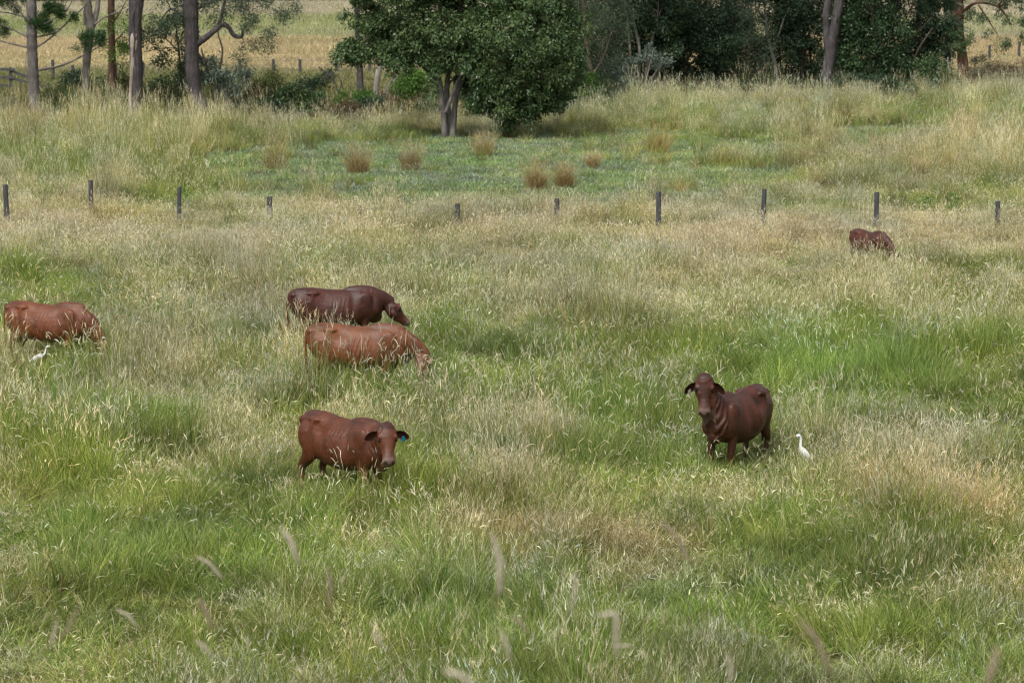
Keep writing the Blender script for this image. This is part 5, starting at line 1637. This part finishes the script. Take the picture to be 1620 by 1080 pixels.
# ------------------------------------------------------------------ tall seed stems growing on the slope right before the camera
def seed_stem_mats():
    s = NT('seed_spike'); n = s.noise(180, 4, s.coord())
    a = s.finish(s.ramp(n, [(.3, (0.40, 0.35, 0.24)), (.7, (0.68, 0.63, 0.50))]), .8, trans=.35, spec=.1)
    s = NT('seed_spike_brown'); n = s.noise(180, 4, s.coord())
    b = s.finish(s.ramp(n, [(.3, (0.28, 0.22, 0.15)), (.7, (0.46, 0.38, 0.27))]), .8, trans=.35, spec=.1)
    s = NT('seed_stem'); c = s.finish((0.22, 0.22, 0.09), .6, trans=.2)
    return a, b, c


def near_stems():
    mw, mb, ms = seed_stem_mats()
    # (top px,py) -> (bottom of the spike px,py), width px, distance, brown?, label
    S = [
        ((779, 842), (790, 942), 20, 6.2, 0, 'broad upright blurred cream seed spike just left of centre'),
        ((443, 832), (473, 892), 17, 7.5, 0, 'short thick blurred pale spike below the blue tagged cow'),
        ((309, 879), (352, 915), 10, 9.0, 0, 'thin blurred spike nodding right, above the dark patch lower left'),
        ((90, 977), (78, 1025), 9, 8.0, 0, 'blurred pale spike leaning left in the lower left corner'),
        ((124, 962), (98, 1008), 8, 8.5, 1, 'faint brown spike beside the pale one in the lower left corner'),
        ((183, 962), (219, 993), 9, 9.5, 0, 'small blurred spike falling to the right at the lower left'),
        ((313, 945), (335, 995), 14, 6.5, 1, 'faint brown tinged spike left of the bright green clump'),
        ((518, 895), (521, 955), 12, 6.2, 1, 'faint upright olive spike right of the bright green clump'),
        ((909, 900), (903, 966), 11, 7.0, 0, 'slim upright blurred spike a little right of the broad one'),
        ((1044, 822), (1090, 888), 13, 7.5, 1, 'dark brown blurred spike nodding right, near bottom centre right'),
        ((791, 992), (806, 1045), 12, 6.8, 0, 'whitish blurred spike at the bottom just right of the broad one'),
        ((940, 972), (976, 1040), 16, 6.0, 0, 'hooked pale spike bending over at the bottom centre'),
        ((808, 974), (838, 1005), 9, 8.0, 1, 'small brown spike leaning right above the whitish one'),
        ((965, 1021), (997, 1024), 8, 8.0, 0, 'short spike lying flat across the hooked pale one'),
        ((1264, 978), (1312, 1062), 17, 5.6, 1, 'long soft brown spike sweeping right at the bottom right'),
        ((588, 998), (606, 1024), 11, 6.5, 0, 'small soft cream spike at the bottom left of centre'),
        ((309, 1012), (337, 1042), 11, 7.0, 0, 'soft pale spike falling right near the bottom left'),
        ((1150, 1030), (1156, 1080), 13, 6.2, 0, 'pale spike cut off by the bottom edge right of centre'),
        ((1578, 1020), (1560, 1085), 22, 5.0, 1, 'very soft dark green brown spike in the lower right corner'),
        ((700, 1060), (750, 1085), 22, 5.2, 0, 'soft cream spike at the bottom edge near the middle'),
    ]
    for k, (a, b, w, Y, br, lab) in enumerate(S):
        sc = F / Y
        tip = P(a[0], a[1], Y); bot = P(b[0], b[1], Y)
        rnd = random.Random(k)
        # foot of the stem on the slope, a little to the side
        fx = bot.x + rnd.uniform(-.25, .25) + (bot.x - tip.x) * .5; fy = Y + rnd.uniform(.0, .4)
        foot = Vector((fx, fy, T(fx, fy)))
        if a[0] < b[0] and abs(a[1] - b[1]) < 110 and 'upright' not in lab:
            # spike whose upper end is on the left: the stem rises to it from the left end or from below
            pass
        root = empty('seed_stem', foot)
        tag(root, lab, 'grass stem', 'blurred seed stems close before the camera')
        t, bb = tip - foot, bot - foot
        g = Geo()
        r = max(.0040, w / 2 / sc * .52)
        mid = (t + bb) / 2 + Vector(((t.z - bb.z) * .06, 0, abs(t.x - bb.x) * .12))
        if 'hooked' in lab: mid = Vector((bb.x - .004, 0, t.z)) * 1.0; mid.y = bb.y
        tube(g, [bb, bb.lerp(mid, .5), mid, mid.lerp(t, .55), t], [r * .5, r * .95, r, r * .8, r * .15], 10, (0, 1, 0), n=16, wob=.22)
        link('seed_spike', g.mesh('seed_spike'), mb if br else mw, root)
        g = Geo()
        d = (bb - mid).normalized()
        tube(g, [(0, 0, 0), (bb.x * .35, bb.y * .4, bb.z * .45), tuple(bb + d * .10), tuple(bb)], [.0022, .002, .0014, .0013], 6, (0, 1, 0), n=14)
        link('stalk', g.mesh('stalk'), ms, root)


near_stems()
pasture()
far_paddock()
